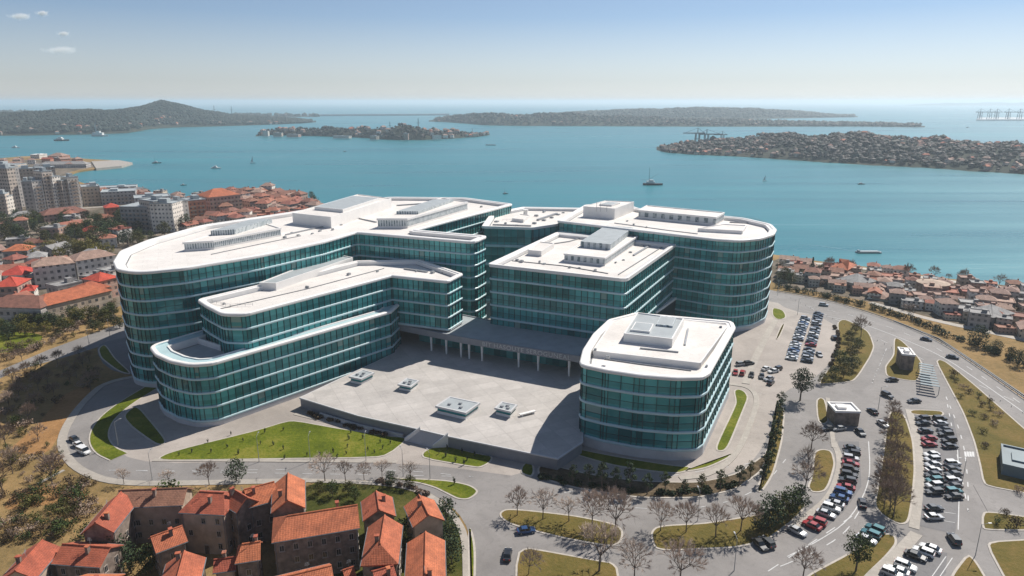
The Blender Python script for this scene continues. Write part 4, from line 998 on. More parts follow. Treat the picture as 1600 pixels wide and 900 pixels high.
hedge([(480, 648), (530, 662), (600, 682)], 2.0, .9, 'low grey-brown planting along the top edge of the bright lawn', 'leaf_br', 5)
hedge([(845, 745), (900, 758), (1000, 772), (1090, 772), (1150, 758)], 2.2, 1.0, 'low dark shrub bed under the young trees below the pavilion', 'leaf_dk', 6)
hedge([(590, 752), (640, 762), (668, 775)], 1.6, .8, 'low leafless hedge behind the small red-roofed houses', 'twig_dk', 7)
# saplings dotted over the lawns
sap = [shrub('lawn_sapling', 330 + i, .8, 1.5, 'leaf_dk', 4, 16, .12) for i in range(2)]
for i, (px, py) in enumerate([(414, 677), (443, 673), (407, 695), (427, 696), (443, 703), (500, 712), (521, 708), (541, 710), (543, 700), (545, 687), (567, 686), (548, 677), (575, 705), (594, 692), (598, 702), (585, 708), (610, 694), (445, 717), (480, 713), (527, 716), (380, 690), (355, 700), (330, 708), (325, 692), (300, 708), (280, 712), (361, 680), (373, 710)]):
    put(sap[i % 2], px, py, g.uniform(.8, 1.2), f'tiny dark sapling, {ordn(i)} of those dotted over the large bright lawn', 'sapling', 'saplings on the large lawn', .15, g, 'lawn_sapling')
for i, (px, py) in enumerate([(686, 710), (697, 714), (699, 703), (712, 722), (722, 708), (730, 720), (742, 713), (712, 700), (725, 727)]):
    put(sap[i % 2], px, py, g.uniform(.9, 1.3), f'tiny dark sapling, {ordn(i)} of those on the small lawn right of the steps', 'sapling', 'saplings on the small lawn', .15, g, 'lawn_sapling')
put(sap[0], 710, 757, 1.5, 'lone dark sapling on the grassy traffic island', 'sapling', None, .15, g, 'lawn_sapling')

# ------------------------------------------------------------------ cars
PAINT = {'white': (.72, .72, .70), 'silver': (.42, .43, .44), 'black': (.015, .016, .018), 'dark grey': (.06, .065, .07), 'red': (.32, .02, .025), 'blue': (.03, .08, .20), 'teal': (.03, .13, .15)}
for k, v_ in PAINT.items():
    m, n, l, b = newmat('car_paint_' + k.replace(' ', '_')); b.inputs['Base Color'].default_value = (*v_, 1); b.inputs['Roughness'].default_value = .3; b.inputs['Coat Weight'].default_value = .6; b.inputs['Metallic'].default_value = .3 if k in ('silver', 'dark grey', 'teal', 'blue') else 0
    l.new(ramp_lin(n, l, noise(n, l, 1.5, 3, .6, opos(n)), tuple(x * .85 for x in v_), tuple(min(1, x * 1.1) for x in v_)), b.inputs['Base Color'])
    M['p_' + k] = m
m, n, l, b = newmat('car_glass'); b.inputs['Base Color'].default_value = (.012, .016, .02, 1); b.inputs['Roughness'].default_value = .05; M['carglass'] = m
m, n, l, b = newmat('lamp_lens'); b.inputs['Base Color'].default_value = (.6, .6, .58, 1); b.inputs['Roughness'].default_value = .1; M['lens'] = m
m, n, l, b = newmat('tail_lens'); b.inputs['Base Color'].default_value = (.35, .01, .01, 1); b.inputs['Roughness'].default_value = .15; M['tail'] = m
def car_geo(style):
    if style == 'van': st_ = [(-2.4, .5, .9, .78), (-2.35, .3, 1.15, .92), (-1, .28, 1.15, .95), (1.2, .28, 1.12, .95), (2.0, .28, 1.0, .92), (2.4, .4, .75, .78)]; cab = ((-2.3, 1.5), (-2.15, .95), 1.15, 1.95, .80)
    elif style == 'suv': st_ = [(-2.2, .5, .85, .75), (-2.12, .32, 1.02, .88), (-1, .3, 1.04, .92), (.9, .3, 1.0, .92), (1.9, .3, .92, .88), (2.2, .45, .7, .72)]; cab = ((-2.05, 1.0), (-1.8, .35), 1.02, 1.65, .68)
    else: st_ = [(-2.25, .45, .72, .72), (-2.15, .28, .92, .86), (-1.2, .25, .94, .9), (.8, .25, .9, .9), (1.9, .25, .78, .86), (2.25, .38, .58, .70)]; cab = ((-1.75, 1.05), (-1.1, .25), .90, 1.42, .64)
    body = MB(); rows = []
    for x, zb, zt, hw in st_:
        i = len(body.v); rows.append(i); zm = zb + (zt - zb) * .55
        body.v += [(x, -hw * .92, zb), (x, -hw, zm), (x, -hw * .93, zt), (x, hw * .93, zt), (x, hw, zm), (x, hw * .92, zb)]
    for a, c in zip(rows, rows[1:]):
        for k in range(6):
            j = (k + 1) % 6; body.f.append((a + k, c + k, c + j, a + j))
    body.f.append(tuple(range(rows[0], rows[0] + 6))); body.f.append(tuple(range(rows[-1] + 5, rows[-1] - 1, -1)))
    n_ = len(body.f); body.m = [0] * n_; body.r = [0] * n_; body.uv = [None] * n_
    (x0, x1), (r0, r1), z0, z1, hw = cab; hb = .80 if style != 'van' else .88
    B = [(x0, -hb, z0), (x1, -hb, z0), (x1, hb, z0), (x0, hb, z0)]; Tt = [(r0, -hw, z1), (r1, -hw, z1), (r1, hw, z1), (r0, hw, z1)]
    body.face(Tt, 0); body.face([(r0, -hw, z1 + .0), (r1, -hw, z1), (r1, -hw - .03, z1 - .07), (r0, -hw - .03, z1 - .07)][::-1], 0); body.face([(r0, hw, z1), (r1, hw, z1), (r1, hw + .03, z1 - .07), (r0, hw + .03, z1 - .07)], 0)
    win = MB()
    for k in range(4):
        j = (k + 1) % 4; win.face([B[k], B[j], Tt[j], Tt[k]], 0)
    for sgn in (-1, 1):      # door pillar
        xm = (x0 + x1) / 2 - .1; xr = (r0 + r1) / 2; body.face([(xm, sgn * (hb + .012), z0), (xm + .1, sgn * (hb + .012), z0), (xr + .1, sgn * (hw + .012), z1), (xr, sgn * (hw + .012), z1)], 0)
        body.box((x1 - .25, sgn * (hb + .16), z0 + .1), (.14, .2, .13))
    wh = MB(); wh.tube((0, -.11, 0), (0, .11, 0), .33, .33, 14, 0, True); wh.tube((0, -.125, 0), (0, .125, 0), .2, .2, 10, 1, True)
    lamp = MB(); lamp.box((0, 0, 0), (.12, .34, .16)); tl = MB(); tl.box((0, 0, 0), (.08, .26, .2))
    fx, bx = st_[-2][0] + .2, st_[0][0] + .02
    return body, win, wh, lamp, tl, fx, bx, (st_[-2][2] - .12), (st_[1][2] - .15)
CG = {s_: car_geo(s_) for s_ in ('sedan', 'suv', 'van')}
CAR = {}
def car_proto(style, colr, near=True):
    key = (style, colr, near)
    if key in CAR: return CAR[key]
    body, win, wh, lamp, tl, fx, bx, zf, zr_ = CG[style]; pm = M['p_' + colr]
    if near:
        root = empty('parked_car'); link_mesh('body', body.mesh('car_body', pm), root); link_mesh('windows', win.mesh('car_windows', M['carglass']), root)
        wm = wh.mesh('car_wheel', [M['tyre'], M['metal']]); lm = lamp.mesh('car_lamp', M['lens']); tm = tl.mesh('car_tail', M['tail'])
        for x in (-1.35, 1.35):
            for y in (-.82, .82): link_mesh('wheel', wm, root, (x, y, .33))
        for y in (-.6, .6): link_mesh('headlight', lm, root, (fx, y, zf)); link_mesh('tail_light', tm, root, (bx, y, zr_))
    else:
        b = MB(); b.v = list(body.v); b.f = list(body.f); b.m = list(body.m); b.r = list(body.r); b.uv = list(body.uv)
        i0 = len(b.v); b.v += win.v; b.f += [tuple(x + i0 for x in f) for f in win.f]; b.m += [1] * len(win.f); b.r += win.r; b.uv += win.uv
        for x in (-1.35, 1.35): b.tube((x, -.93, .33), (x, .93, .33), .33, .33, 8, 2, True)
        root = b.build('parked_car', [pm, M['carglass'], M['tyre']])
    CAR[key] = Proto(root); return CAR[key]
gc = random.Random(31)
def car(x, y, a, colr, label, grp, style=None, near=True, z=.05, name='parked_car'):
    style = style or gc.choice(('sedan', 'sedan', 'suv'))
    if gc.random() < .5 and name == 'parked_car': a += PI
    o = car_proto(style, colr, near).place((x, y, z), a + gc.uniform(-.03, .03), .93); o.name = name
    return tag(o, label, 'car' if style != 'van' else 'van', grp)
def row(p0, p1, n, colours, place, grp, near=True, rot=PI / 2, skip=()):
    a, c = Vector(at(*p0)), Vector(at(*p1)); d = c - a; an = math.atan2(d.y, d.x) + rot
    for i in range(n):
        if i in skip: continue
        q = a + d * (i / max(1, n - 1)); cl = colours[i % len(colours)] if isinstance(colours, (list, tuple)) else gc.choice(colours.split())
        car(q.x + gc.uniform(-.15, .15), q.y + gc.uniform(-.15, .15), an, cl, f'{cl} car, {ordn(i)} from the near end of {place}', grp, None, near)
def cl(n): return [gc.choice(('white', 'white', 'silver', 'silver', 'black', 'black', 'dark grey', 'dark grey', 'blue', 'red' if gc.random() < .3 else 'black')) for _ in range(n)]
grpA = 'cars in the rear car park'
row((1236, 562), (1258, 499), 19, cl(30), 'the left row beside the drum-shaped wing', grpA, False, skip=(7,))
row((1260, 566), (1279, 492), 21, cl(30), 'the right row beside the drum-shaped wing', grpA, False, skip=(5, 14))
for i, (px, py, k, a) in enumerate([(1136, 583, 'black', 1.2), (1149, 584, 'red', 1.2), (1160, 585, 'red', 1.1), (1174, 588, 'black', 1.2), (1190, 590, 'dark grey', 1.2), (1201, 594, 'silver', .6), (1208, 582, 'white', .4), (1214, 579, 'dark grey', .5), (1204, 600, 'black', .9), (1197, 578, 'white', .6), (1170, 570, 'dark grey', .3), (1158, 571, 'silver', .3)]):
    x, y = at(px, py); car(x, y, a, k, f'{k} car, {ordn(i)} of the loose group on the forecourt behind the pavilion', 'cars behind the pavilion')
lotB = [(1331, 703), (1331, 711), (1329, 719), (1329, 727), (1328, 736), (1326, 745), (1324, 754), (1321, 764), (1317, 772), (1311, 781), (1304, 790), (1298, 797), (1290, 806), (1276, 818), (1268, 824), (1245, 833)]
cB = ['dark grey', 'black', 'silver', 'red', 'black', 'black', 'dark grey', 'red', 'blue', 'blue', 'silver', 'white', 'silver', 'red', 'red', 'silver']
for i, (px, py) in enumerate(lotB):
    x, y = at(px, py); j = min(i + 1, len(lotB) - 1); q0, q1 = Vector(at(*lotB[max(0, i - 1)])), Vector(at(*lotB[j])); d = q1 - q0
    car(x, y, math.atan2(d.y, d.x) + PI / 2 + .15, cB[i], f'{cB[i]} car, {ordn(i)} from the far end of the curved parking row', 'cars on the curved parking row')
lc = [(1441, 657, 'black'), (1442, 664, 'dark grey'), (1446, 676, 'dark grey'), (1451, 688, 'red'), (1452, 697, 'red'), (1455, 713, 'white'), (1456, 721, 'silver'), (1457, 729, 'silver'), (1458, 737, 'white'), (1457, 745, 'dark grey'), (1459, 754, 'teal'), (1459, 762, 'silver'), (1459, 772, 'dark grey'), (1459, 797, 'dark grey'), (1459, 811, 'silver')]
rc_ = [(1468, 657, 'black'), (1470, 664, 'silver'), (1475, 674, 'black'), (1477, 681, 'dark grey'), (1482, 691, 'black'), (1484, 700, 'dark grey'), (1488, 727, 'white'), (1488, 736, 'black'), (1489, 744, 'dark grey'), (1489, 754, 'silver'), (1489, 763, 'black'), (1490, 771, 'teal'), (1490, 779, 'black')]
for nm, lst in (('left', lc), ('right', rc_)):
    for i, (px, py, k) in enumerate(lst):
        x, y = at(px, py); car(x, y, R(4), k, f'{k} car, {ordn(i)} from the far end of the {nm} row beside the thicket strip', 'cars beside the thicket strip')
for i, (px, py, k, a, t) in enumerate([(1367, 830, 'teal', -.8, 'farthest of three'), (1360, 838, 'teal', -.8, 'middle of three'), (1353, 846, 'silver', -.8, 'nearest of three')]):
    x, y = at(px, py); car(x, y, a, k, f'{k} car, {t} parked at an angle by the triangular verge', 'angled cars by the triangular verge')
for i, (px, py, k) in enumerate([(1453, 860, 'white'), (1442, 866, 'white'), (1430, 872, 'black'), (1414, 888, 'white'), (1402, 895, 'white'), (1393, 900, 'silver')]):
    x, y = at(px, py); car(x, y, -.72, k, f'{k} car, {ordn(i)} from the top in the angled bays at the bottom right', 'angled cars at the bottom right')
for (px, py, a, k, s_, t, nm) in [(1347, 789, 1.2, 'black', 'sedan', 'black car driving along the curved road past the parking row', 'moving_car'), (1490, 846, 1.4, 'dark grey', 'suv', 'dark grey car at the crossing below the thicket car park', 'moving_car'), (117, 689, -.6, 'dark grey', 'sedan', 'dark car on the ring road bend, farthest of three', 'moving_car'), (124, 698, -.6, 'white', 'sedan', 'white car on the ring road bend, middle of three', 'moving_car'), (131, 708, -.5, 'white', 'van', 'white van on the ring road bend, nearest of three', 'moving_van'),
        (1363, 645, 1.7, 'black', 'sedan', 'black car on the road beside the small flat-roofed building', 'moving_car'), (1379, 665, 1.7, 'silver', 'sedan', 'silver car parked at the top end of the thicket strip', 'parked_car'), (1386, 620, 1.9, 'dark grey', 'suv', 'dark grey car below the kerbed kiosk lawn', 'parked_car'), (1393, 596, .1, 'black', 'sedan', 'black car at the foot of the kiosk lawn', 'parked_car'), (1287, 478, -.5, 'silver', 'suv', 'silver car on the upper highway beside the hedge', 'moving_car'), (1447, 532, -.6, 'dark grey', 'sedan', 'dark car on the upper highway right of the kiosk', 'moving_car'), (1488, 560, -.6, 'black', 'sedan', 'black car on the highway above the dry meadow', 'moving_car'),
        (1187, 854, 1.9, 'black', 'sedan', 'black car parked under the long island, left of two', 'parked_car'), (1198, 851, 1.9, 'dark grey', 'suv', 'dark grey car parked under the long island, right of two', 'parked_car'), (1293, 672, .2, 'dark grey', 'sedan', 'dark grey car below the flat-roofed building, left of three', 'parked_car'), (1310, 672, .2, 'silver', 'sedan', 'silver car below the flat-roofed building, middle of three', 'parked_car'), (1344, 678, 1.6, 'dark grey', 'sedan', 'dark grey car below the flat-roofed building, right of three', 'parked_car'), (1428, 629, .1, 'dark grey', 'sedan', 'dark grey car left of the slatted carport', 'parked_car'), (1280, 556, 1.4, 'silver', 'sedan', 'silver car standing in the lane right of the parked rows', 'parked_car'),
        (822, 832, .2, 'blue', 'sedan', 'blue car parked in the shade below the first grass island', 'parked_car'), (793, 870, 1.5, 'black', 'sedan', 'black car on the road at the bottom left of the brown verge', 'moving_car'), (1303, 530, 1.3, 'black', 'suv', 'black car against the kerb of the island copse', 'parked_car')]:
    x, y = at(px, py); car(x, y, a, k, t, None, s_, True, .05, nm)

# ------------------------------------------------------------------ red-roofed houses in front
wb = MB(); W_, H_ = .95, 1.35
wb.box((0, -.02, 0), (W_, .12, H_), 0, 0); wb.face([(-W_ / 2 + .1, -.085, -H_ / 2 + .1), (W_ / 2 - .1, -.085, -H_ / 2 + .1), (W_ / 2 - .1, -.085, H_ / 2 - .1), (-W_ / 2 + .1, -.085, H_ / 2 - .1)], 1)
wb.box((0, -.09, 0), (.06, .03, H_ - .2), 0, 0); wb.box((0, -.06, -H_ / 2 - .05), (W_ + .2, .22, .08), 0, 0)
WIN = wb.mesh('house_window', [M['frame'], M['win']])
db = MB(); db.box((0, -.02, 0), (1.1, .14, 2.2), 0, 0); db.box((0, -.1, -.05), (.9, .04, 2.0), 0, 1); DOOR = db.mesh('house_door', [M['frame'], M['trunk']])
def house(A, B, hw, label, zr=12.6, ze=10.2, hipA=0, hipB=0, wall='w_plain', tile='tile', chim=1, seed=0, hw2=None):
    """A, B: pixels of the two ridge ends; hw: half width; hip: how far the eave runs past the ridge end (0 = gable)"""
    g = random.Random(seed); a, c = Vector(at(*A, zr)), Vector(at(*B, zr)); d = c - a; L = d.length; mid = (a + c) / 2; an = math.atan2(d.y, d.x)
    root = empty('red_roofed_house', (mid.x, mid.y, 0), an); tag(root, label, 'house', 'red-roofed houses in the foreground')
    hw2 = hw2 or hw; xa, xb = -L / 2 - (hipA or .35), L / 2 + (hipB or .35); ov = .4
    wa, wc = xa + ov + (0 if hipA else .05), xb - ov - (0 if hipB else .05); y0, y1 = -hw + ov, hw2 - ov
    w_ = MB(); rect = [(wa, y0), (wc, y0), (wc, y1), (wa, y1)]; w_.prism(rect, 0, ze)
    for (hp, x, sg) in ((hipA, wa, -1), (hipB, wc, 1)):
        if not hp: w_.face([(x, y0, ze - .01), (x, y1, ze - .01), (x, 0, zr - .12)][::sg], 0)
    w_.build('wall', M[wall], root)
    r_ = MB(); th = .22
    def slope(pts):
        # pts: eave a, eave b, ridge b, ridge a (or 3 points)
        e0, e1 = Vector(pts[0]), Vector(pts[1]); u = (e1 - e0).normalized(); nrm = u.cross(Vector(pts[2]) - e0).normalized(); vdir = nrm.cross(u)
        uv = [((Vector(p) - e0).dot(u), (Vector(p) - e0).dot(vdir)) for p in pts]
        r_.face(pts, 0, 0, uv); dn = [Vector(p) - Vector((0, 0, th)) for p in pts]; r_.face(dn[::-1], 0)
        for k in range(len(pts)):
            j = (k + 1) % len(pts); r_.face([dn[k], dn[j], pts[j], pts[k]], 0)
    ra, rb = (-L / 2 if hipA else xa, 0, zr), (L / 2 if hipB else xb, 0, zr); zo = ze - .15
    slope([(xa, -hw, zo), (xb, -hw, zo), rb, ra]); slope([(xb, hw2, zo), (xa, hw2, zo), ra, rb])
    if hipA: slope([(xa, hw2, zo), (xa, -hw, zo), ra])
    if hipB: slope([(xb, -hw, zo), (xb, hw2, zo), rb])
    r_.tube((ra[0], 0, zr), (rb[0], 0, zr), .16, .16, 6)
    rf = r_.build('roof', M[tile], root)
    for yy, yw in ((-hw - .08, y0 - .08), (hw2 + .08, y1 + .08)):
        gt_ = MB(); gt_.tube((xa, yy, zo - .12), (xb, yy, zo - .12), .09, .09, 5)
        for xx in (wa + .2, wc - .2): gt_.tube((xx, yy, zo - .14), (xx, yw, zo - .6), .06, .06, 5); gt_.tube((xx, yw, zo - .6), (xx, yw, 0), .06, .06, 5)
        gt_.build('gutter', M['gutter'], root)
    if g.random() < .6:
        an_ = MB(); ax = g.uniform(-L * .3, L * .3); an_.tube((ax, 0, zr), (ax, 0, zr + 1.9), .03, .025, 4)
        for q_ in range(4): an_.tube((ax - .45 + q_ * .05, -.05, zr + 1.2 + q_ * .18), (ax + .45 - q_ * .05, .05, zr + 1.2 + q_ * .18), .02, .02, 4)
        an_.build('aerial', M['metal'], rf)
    for k in range(chim):
        b = MB(); cx, cy = g.uniform(-L * .35, L * .35), g.choice((-1, 1)) * hw * g.uniform(.2, .5); z_ = zr - (zr - ze) * abs(cy) / hw
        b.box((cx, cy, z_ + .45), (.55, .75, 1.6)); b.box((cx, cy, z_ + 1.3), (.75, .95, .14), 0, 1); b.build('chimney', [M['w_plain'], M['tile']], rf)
    for fl in range(int((ze - .8) // 2.9)):
        z = 1.7 + fl * 2.9 + .3
        for (p, q, rz) in (((wa, y0), (wc, y0), 0), ((wc, y0), (wc, y1), PI / 2), ((wc, y1), (wa, y1), PI), ((wa, y1), (wa, y0), -PI / 2)):
            ln = math.hypot(q[0] - p[0], q[1] - p[1]); n = int(ln / 2.5)
            for k in range(n):
                if g.random() < .12: continue
                t = (k + .5) / n; isd = fl == 0 and k == n // 2 and rz == 0
                o = link_mesh('door' if isd else 'window', DOOR if isd else WIN, root, (p[0] + (q[0] - p[0]) * t, p[1] + (q[1] - p[1]) * t, 1.1 if isd else z)); o.rotation_euler = (0, 0, rz)
    return root
HS = [((665, 832), (663, 930), 3.6, 'long red gabled house at the bottom right beside the curved footway', dict(zr=10.5, ze=8.4)),
      ((601, 806), (594, 850), 3.4, 'hip-roofed red house in the middle of the right-hand cluster', dict(zr=11, ze=8.6, hipB=2.6)),
      ((588, 768), (592, 795), 3.3, 'small gabled red house at the top of the right-hand cluster', dict(zr=9.5, ze=7.6)),
      ((655, 774), (669, 803), 3.3, 'small tilted red house nearest the curved footway', dict(zr=9.5, ze=7.6)),
      ((450, 740), (449, 780), 3.3, 'tall gabled red house joined to the back of the big long house', dict(zr=12.5, ze=10.3)),
      ((449, 806), (556, 789), 4.2, 'biggest red house with the long front wall full of windows', dict(zr=12.2, ze=9.8, hipA=3.0)),
      ((312, 768), (350, 770), 4.2, 'hip-roofed red house in the upper middle between two tall wings', dict(zr=12.0, ze=9.8, hipA=2.5, hipB=2.0)),
      ((362, 763), (384, 776), 2.6, 'short red wing bridging the upper middle houses', dict(zr=12.0, ze=9.9)),
      ((384, 764), (426, 753), 3.6, 'red house wing running up to the tall gabled house', dict(zr=11.6, ze=9.4)),
      ((188, 766), (290, 762), 3.2, 'long red-roofed wing along the ring road', dict(zr=11, ze=9.0, tile='tile_br')),
      ((188, 770), (150, 815), 3.1, 'sloping red-roofed wing down from the long wing on the left', dict(zr=11.2, ze=9.0)),
      ((100, 850), (170, 855), 3.4, 'low L-corner red roof in the lower left in partial shade', dict(zr=8.5, ze=6.8)),
      ((65, 845), (25, 890), 3.2, 'red roof at the far lower left by the scrub', dict(zr=9.0, ze=7.2)),
      ((238, 838), (282, 822), 3.0, 'small red house in the dark courtyard on the left', dict(zr=9.0, ze=7.2)),
      ((288, 862), (276, 905), 3.4, 'red gabled house at the bottom left of the dark alley', dict(zr=9.5, ze=7.5)),
      ((337, 874), (367, 870), 2.0, 'tiny red roof at the bottom of the dark alley', dict(zr=7.5, ze=6.2)),
      ((378, 850), (404, 846), 2.8, 'small red house tucked left of the biggest house', dict(zr=9.5, ze=7.6, hipA=1.2)),
      ((428, 905), (515, 884), 3.4, 'long red roof cut off by the bottom edge under the biggest house', dict(zr=10.0, ze=8.2)),
      ((585, 892), (612, 884), 3.2, 'red roof below the hip-roofed house of the right-hand cluster', dict(zr=8.5, ze=6.8)),
      ((120, 902), (175, 902), 3.2, 'red roof at the bottom edge on the left', dict(zr=8.0, ze=6.4)),
      ((538, 890), (550, 886), 1.6, 'tiny red outbuilding roof in the dark yard at the bottom', dict(zr=6.0, ze=5.0, chim=0))]
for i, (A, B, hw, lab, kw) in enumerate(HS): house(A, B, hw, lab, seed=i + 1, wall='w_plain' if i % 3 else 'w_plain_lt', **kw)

# ------------------------------------------------------------------ mid-distance town
gT = random.Random(77)
def tower_block(xl, yl, xr, yr, ytop, depth, wall, label, side=None, grp='apartment blocks of the waterside town', roof='greyroof', name='apartment_block', fins=0, cat='apartment block', tiled=None, ov=.5):
    a, c = Vector(at(xl, yl)), Vector(at(xr, yr)); d = c - a; L = d.length; u = d / L; nn = Vector((-u.y, u.x)); an = math.atan2(d.y, d.x)
    mid = (a + c) / 2 + nn * depth / 2; z = zat((xl + xr) / 2, ytop, 0, (a.y + c.y) / 2)
    root = empty(name, (mid.x, mid.y, 0), an); tag(root, label, cat, grp)
    b = MB(); b.prism([(-L / 2, -depth / 2), (L / 2, -depth / 2), (L / 2, depth / 2), (-L / 2, depth / 2)], 0, z); wl = b.build('wall', M[wall], root)
    if tiled:
        b = MB(); e = ov; x0, x1, y0, y1 = -L / 2 - e, L / 2 + e, -depth / 2 - e, depth / 2 + e; zr = z + depth * .24; hp = depth * .45
        A_, B_, C_, D_ = (x0, y0, z), (x1, y0, z), (x1, y1, z), (x0, y1, z); P1, P2 = (x0 + hp, 0, zr), (x1 - hp, 0, zr); h = math.hypot(depth / 2, zr - z)
        b.face([A_, B_, P2, P1], 0, 0, [(0, 0), (L, 0), (L - hp, h), (hp, h)]); b.face([C_, D_, P1, P2], 0, 0, [(0, 0), (L, 0), (L - hp, h), (hp, h)]); b.face([B_, C_, P2], 0, 0, [(0, 0), (depth, 0), (depth / 2, h)]); b.face([D_, A_, P1], 0, 0, [(0, 0), (depth, 0), (depth / 2, h)]); b.face([A_, D_, C_, B_], 0)
        b.build('roof', M[tiled], root)
    else:
        b = MB(); b.sweep([(-L / 2, -depth / 2), (L / 2, -depth / 2), (L / 2, depth / 2), (-L / 2, depth / 2)], [(.15, z), (.15, z + .6), (-.3, z + .6), (-.32, z + .15)], cap=True)
        b.box((gT.uniform(-L * .2, L * .2), 0, z + .1 + min(3.0, z * .18) / 2), (min(L * .35, 6), depth * .4, min(3.0, z * .18))); b.build('roof', M[roof], root)
    nf = int(z / 2.9) if fins else 0
    if nf:
        b = MB(); k = int(L / 5)
        for f in range(1, nf):
            for i in range(k):
                b.box((-L / 2 + (i + .5) * L / k, -depth / 2 - .5, f * 2.9), (L / k * .6, 1.0, .16)); b.box((-L / 2 + (i + .5) * L / k, -depth / 2 - .98, f * 2.9 + .5), (L / k * .6, .06, .9))
        o = b.build('balcony_stack', M['w_plain_lt'], root)
    return root
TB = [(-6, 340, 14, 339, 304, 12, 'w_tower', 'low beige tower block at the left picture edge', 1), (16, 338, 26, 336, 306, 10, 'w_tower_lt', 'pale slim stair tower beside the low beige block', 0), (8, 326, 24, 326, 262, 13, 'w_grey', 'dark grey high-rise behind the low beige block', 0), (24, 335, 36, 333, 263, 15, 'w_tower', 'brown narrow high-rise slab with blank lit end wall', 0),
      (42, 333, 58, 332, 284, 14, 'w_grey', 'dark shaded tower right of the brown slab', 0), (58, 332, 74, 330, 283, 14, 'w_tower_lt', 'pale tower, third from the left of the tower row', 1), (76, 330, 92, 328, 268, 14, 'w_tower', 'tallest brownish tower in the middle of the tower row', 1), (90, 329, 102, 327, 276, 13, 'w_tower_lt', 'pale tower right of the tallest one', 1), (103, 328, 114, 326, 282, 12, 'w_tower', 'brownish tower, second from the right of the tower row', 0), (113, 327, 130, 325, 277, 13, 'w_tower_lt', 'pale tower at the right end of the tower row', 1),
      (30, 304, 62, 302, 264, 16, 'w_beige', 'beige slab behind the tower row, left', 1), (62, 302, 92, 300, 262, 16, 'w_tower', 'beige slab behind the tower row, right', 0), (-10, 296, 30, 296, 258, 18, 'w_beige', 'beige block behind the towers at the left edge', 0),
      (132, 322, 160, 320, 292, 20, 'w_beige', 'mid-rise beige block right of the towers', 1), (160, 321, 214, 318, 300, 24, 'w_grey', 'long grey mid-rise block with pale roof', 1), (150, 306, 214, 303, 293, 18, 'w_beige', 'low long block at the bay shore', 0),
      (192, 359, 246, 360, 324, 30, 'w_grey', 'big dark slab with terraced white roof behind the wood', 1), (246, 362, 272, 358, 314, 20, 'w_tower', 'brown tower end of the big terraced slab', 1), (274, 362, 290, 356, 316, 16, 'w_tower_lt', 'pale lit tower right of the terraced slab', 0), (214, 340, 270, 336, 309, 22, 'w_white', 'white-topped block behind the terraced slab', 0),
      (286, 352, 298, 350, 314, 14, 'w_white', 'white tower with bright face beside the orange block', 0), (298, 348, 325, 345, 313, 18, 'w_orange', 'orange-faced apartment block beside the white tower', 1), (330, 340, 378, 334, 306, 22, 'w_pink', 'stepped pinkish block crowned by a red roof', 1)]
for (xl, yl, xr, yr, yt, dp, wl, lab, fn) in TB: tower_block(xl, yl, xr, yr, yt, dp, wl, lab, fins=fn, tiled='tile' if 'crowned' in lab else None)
LB = [(57, 452, 122, 444, 414, 13, 'w_white', 'white apartment row with many windows below the grove, left part', 'tile_pk'), (124, 443, 186, 432, 403, 13, 'w_white', 'white apartment row with many windows below the grove, right part', 'tile_pk'),
      (-20, 505, 68, 508, 480, 14, 'w_grey', 'grey-walled long block under a dull red roof at the left edge', 'tile_br'), (70, 506, 178, 478, 466, 14, 'w_beige', 'long beige block under a red roof above the leafy trees', 'tile'), (134, 480, 176, 470, 452, 12, 'w_pink', 'red-roofed block at the right end of the long beige block', 'tile'),
      (-10, 470, 30, 468, 448, 14, 'w_pink', 'bright red roofed hall at the left edge', 'tile_red'), (0, 450, 40, 449, 430, 14, 'w_white', 'bright red roofed block behind the hall', 'tile_red'), (36, 474, 56, 472, 455, 9, 'w_white', 'small white house with bright red roof', 'tile_red'), (45, 422, 75, 419, 402, 11, 'w_white', 'white four-storey house left of the apartment row', 'tile_gr'), (48, 450, 82, 448, 430, 10, 'w_grey', 'low grey house with curved front below the apartment row', 'tile_gr'),
      (8, 412, 46, 410, 392, 12, 'w_grey', 'dark house with a red tiled roof at the left', 'tile'), (130, 374, 156, 372, 361, 12, 'w_orange', 'house with the brightest red roof beside the tree belt', 'tile_red'), (155, 428, 185, 424, 412, 10, 'w_pink', 'pinkish house tucked against the rounded wing', 'tile'), (160, 470, 190, 462, 436, 12, 'w_pink', 'pink four-storey house beside the rounded wing', 'tile_red'),
      (70, 348, 140, 340, 333, 16, 'w_pink', 'long low reddish hall in front of the towers', 'tile_br'), (168, 344, 190, 342, 324, 12, 'w_orange', 'orange house with red roof right of the reddish hall', 'tile_red'), (20, 350, 62, 346, 338, 14, 'w_beige', 'low hall with pale roof below the towers', 'tile_gr')]
for (xl, yl, xr, yr, yt, dp, wl, lab, tl_) in LB: tower_block(xl, yl, xr, yr, yt, dp, wl, lab, tiled=tl_, name='town_block', cat='building', grp='larger buildings of the waterside town')

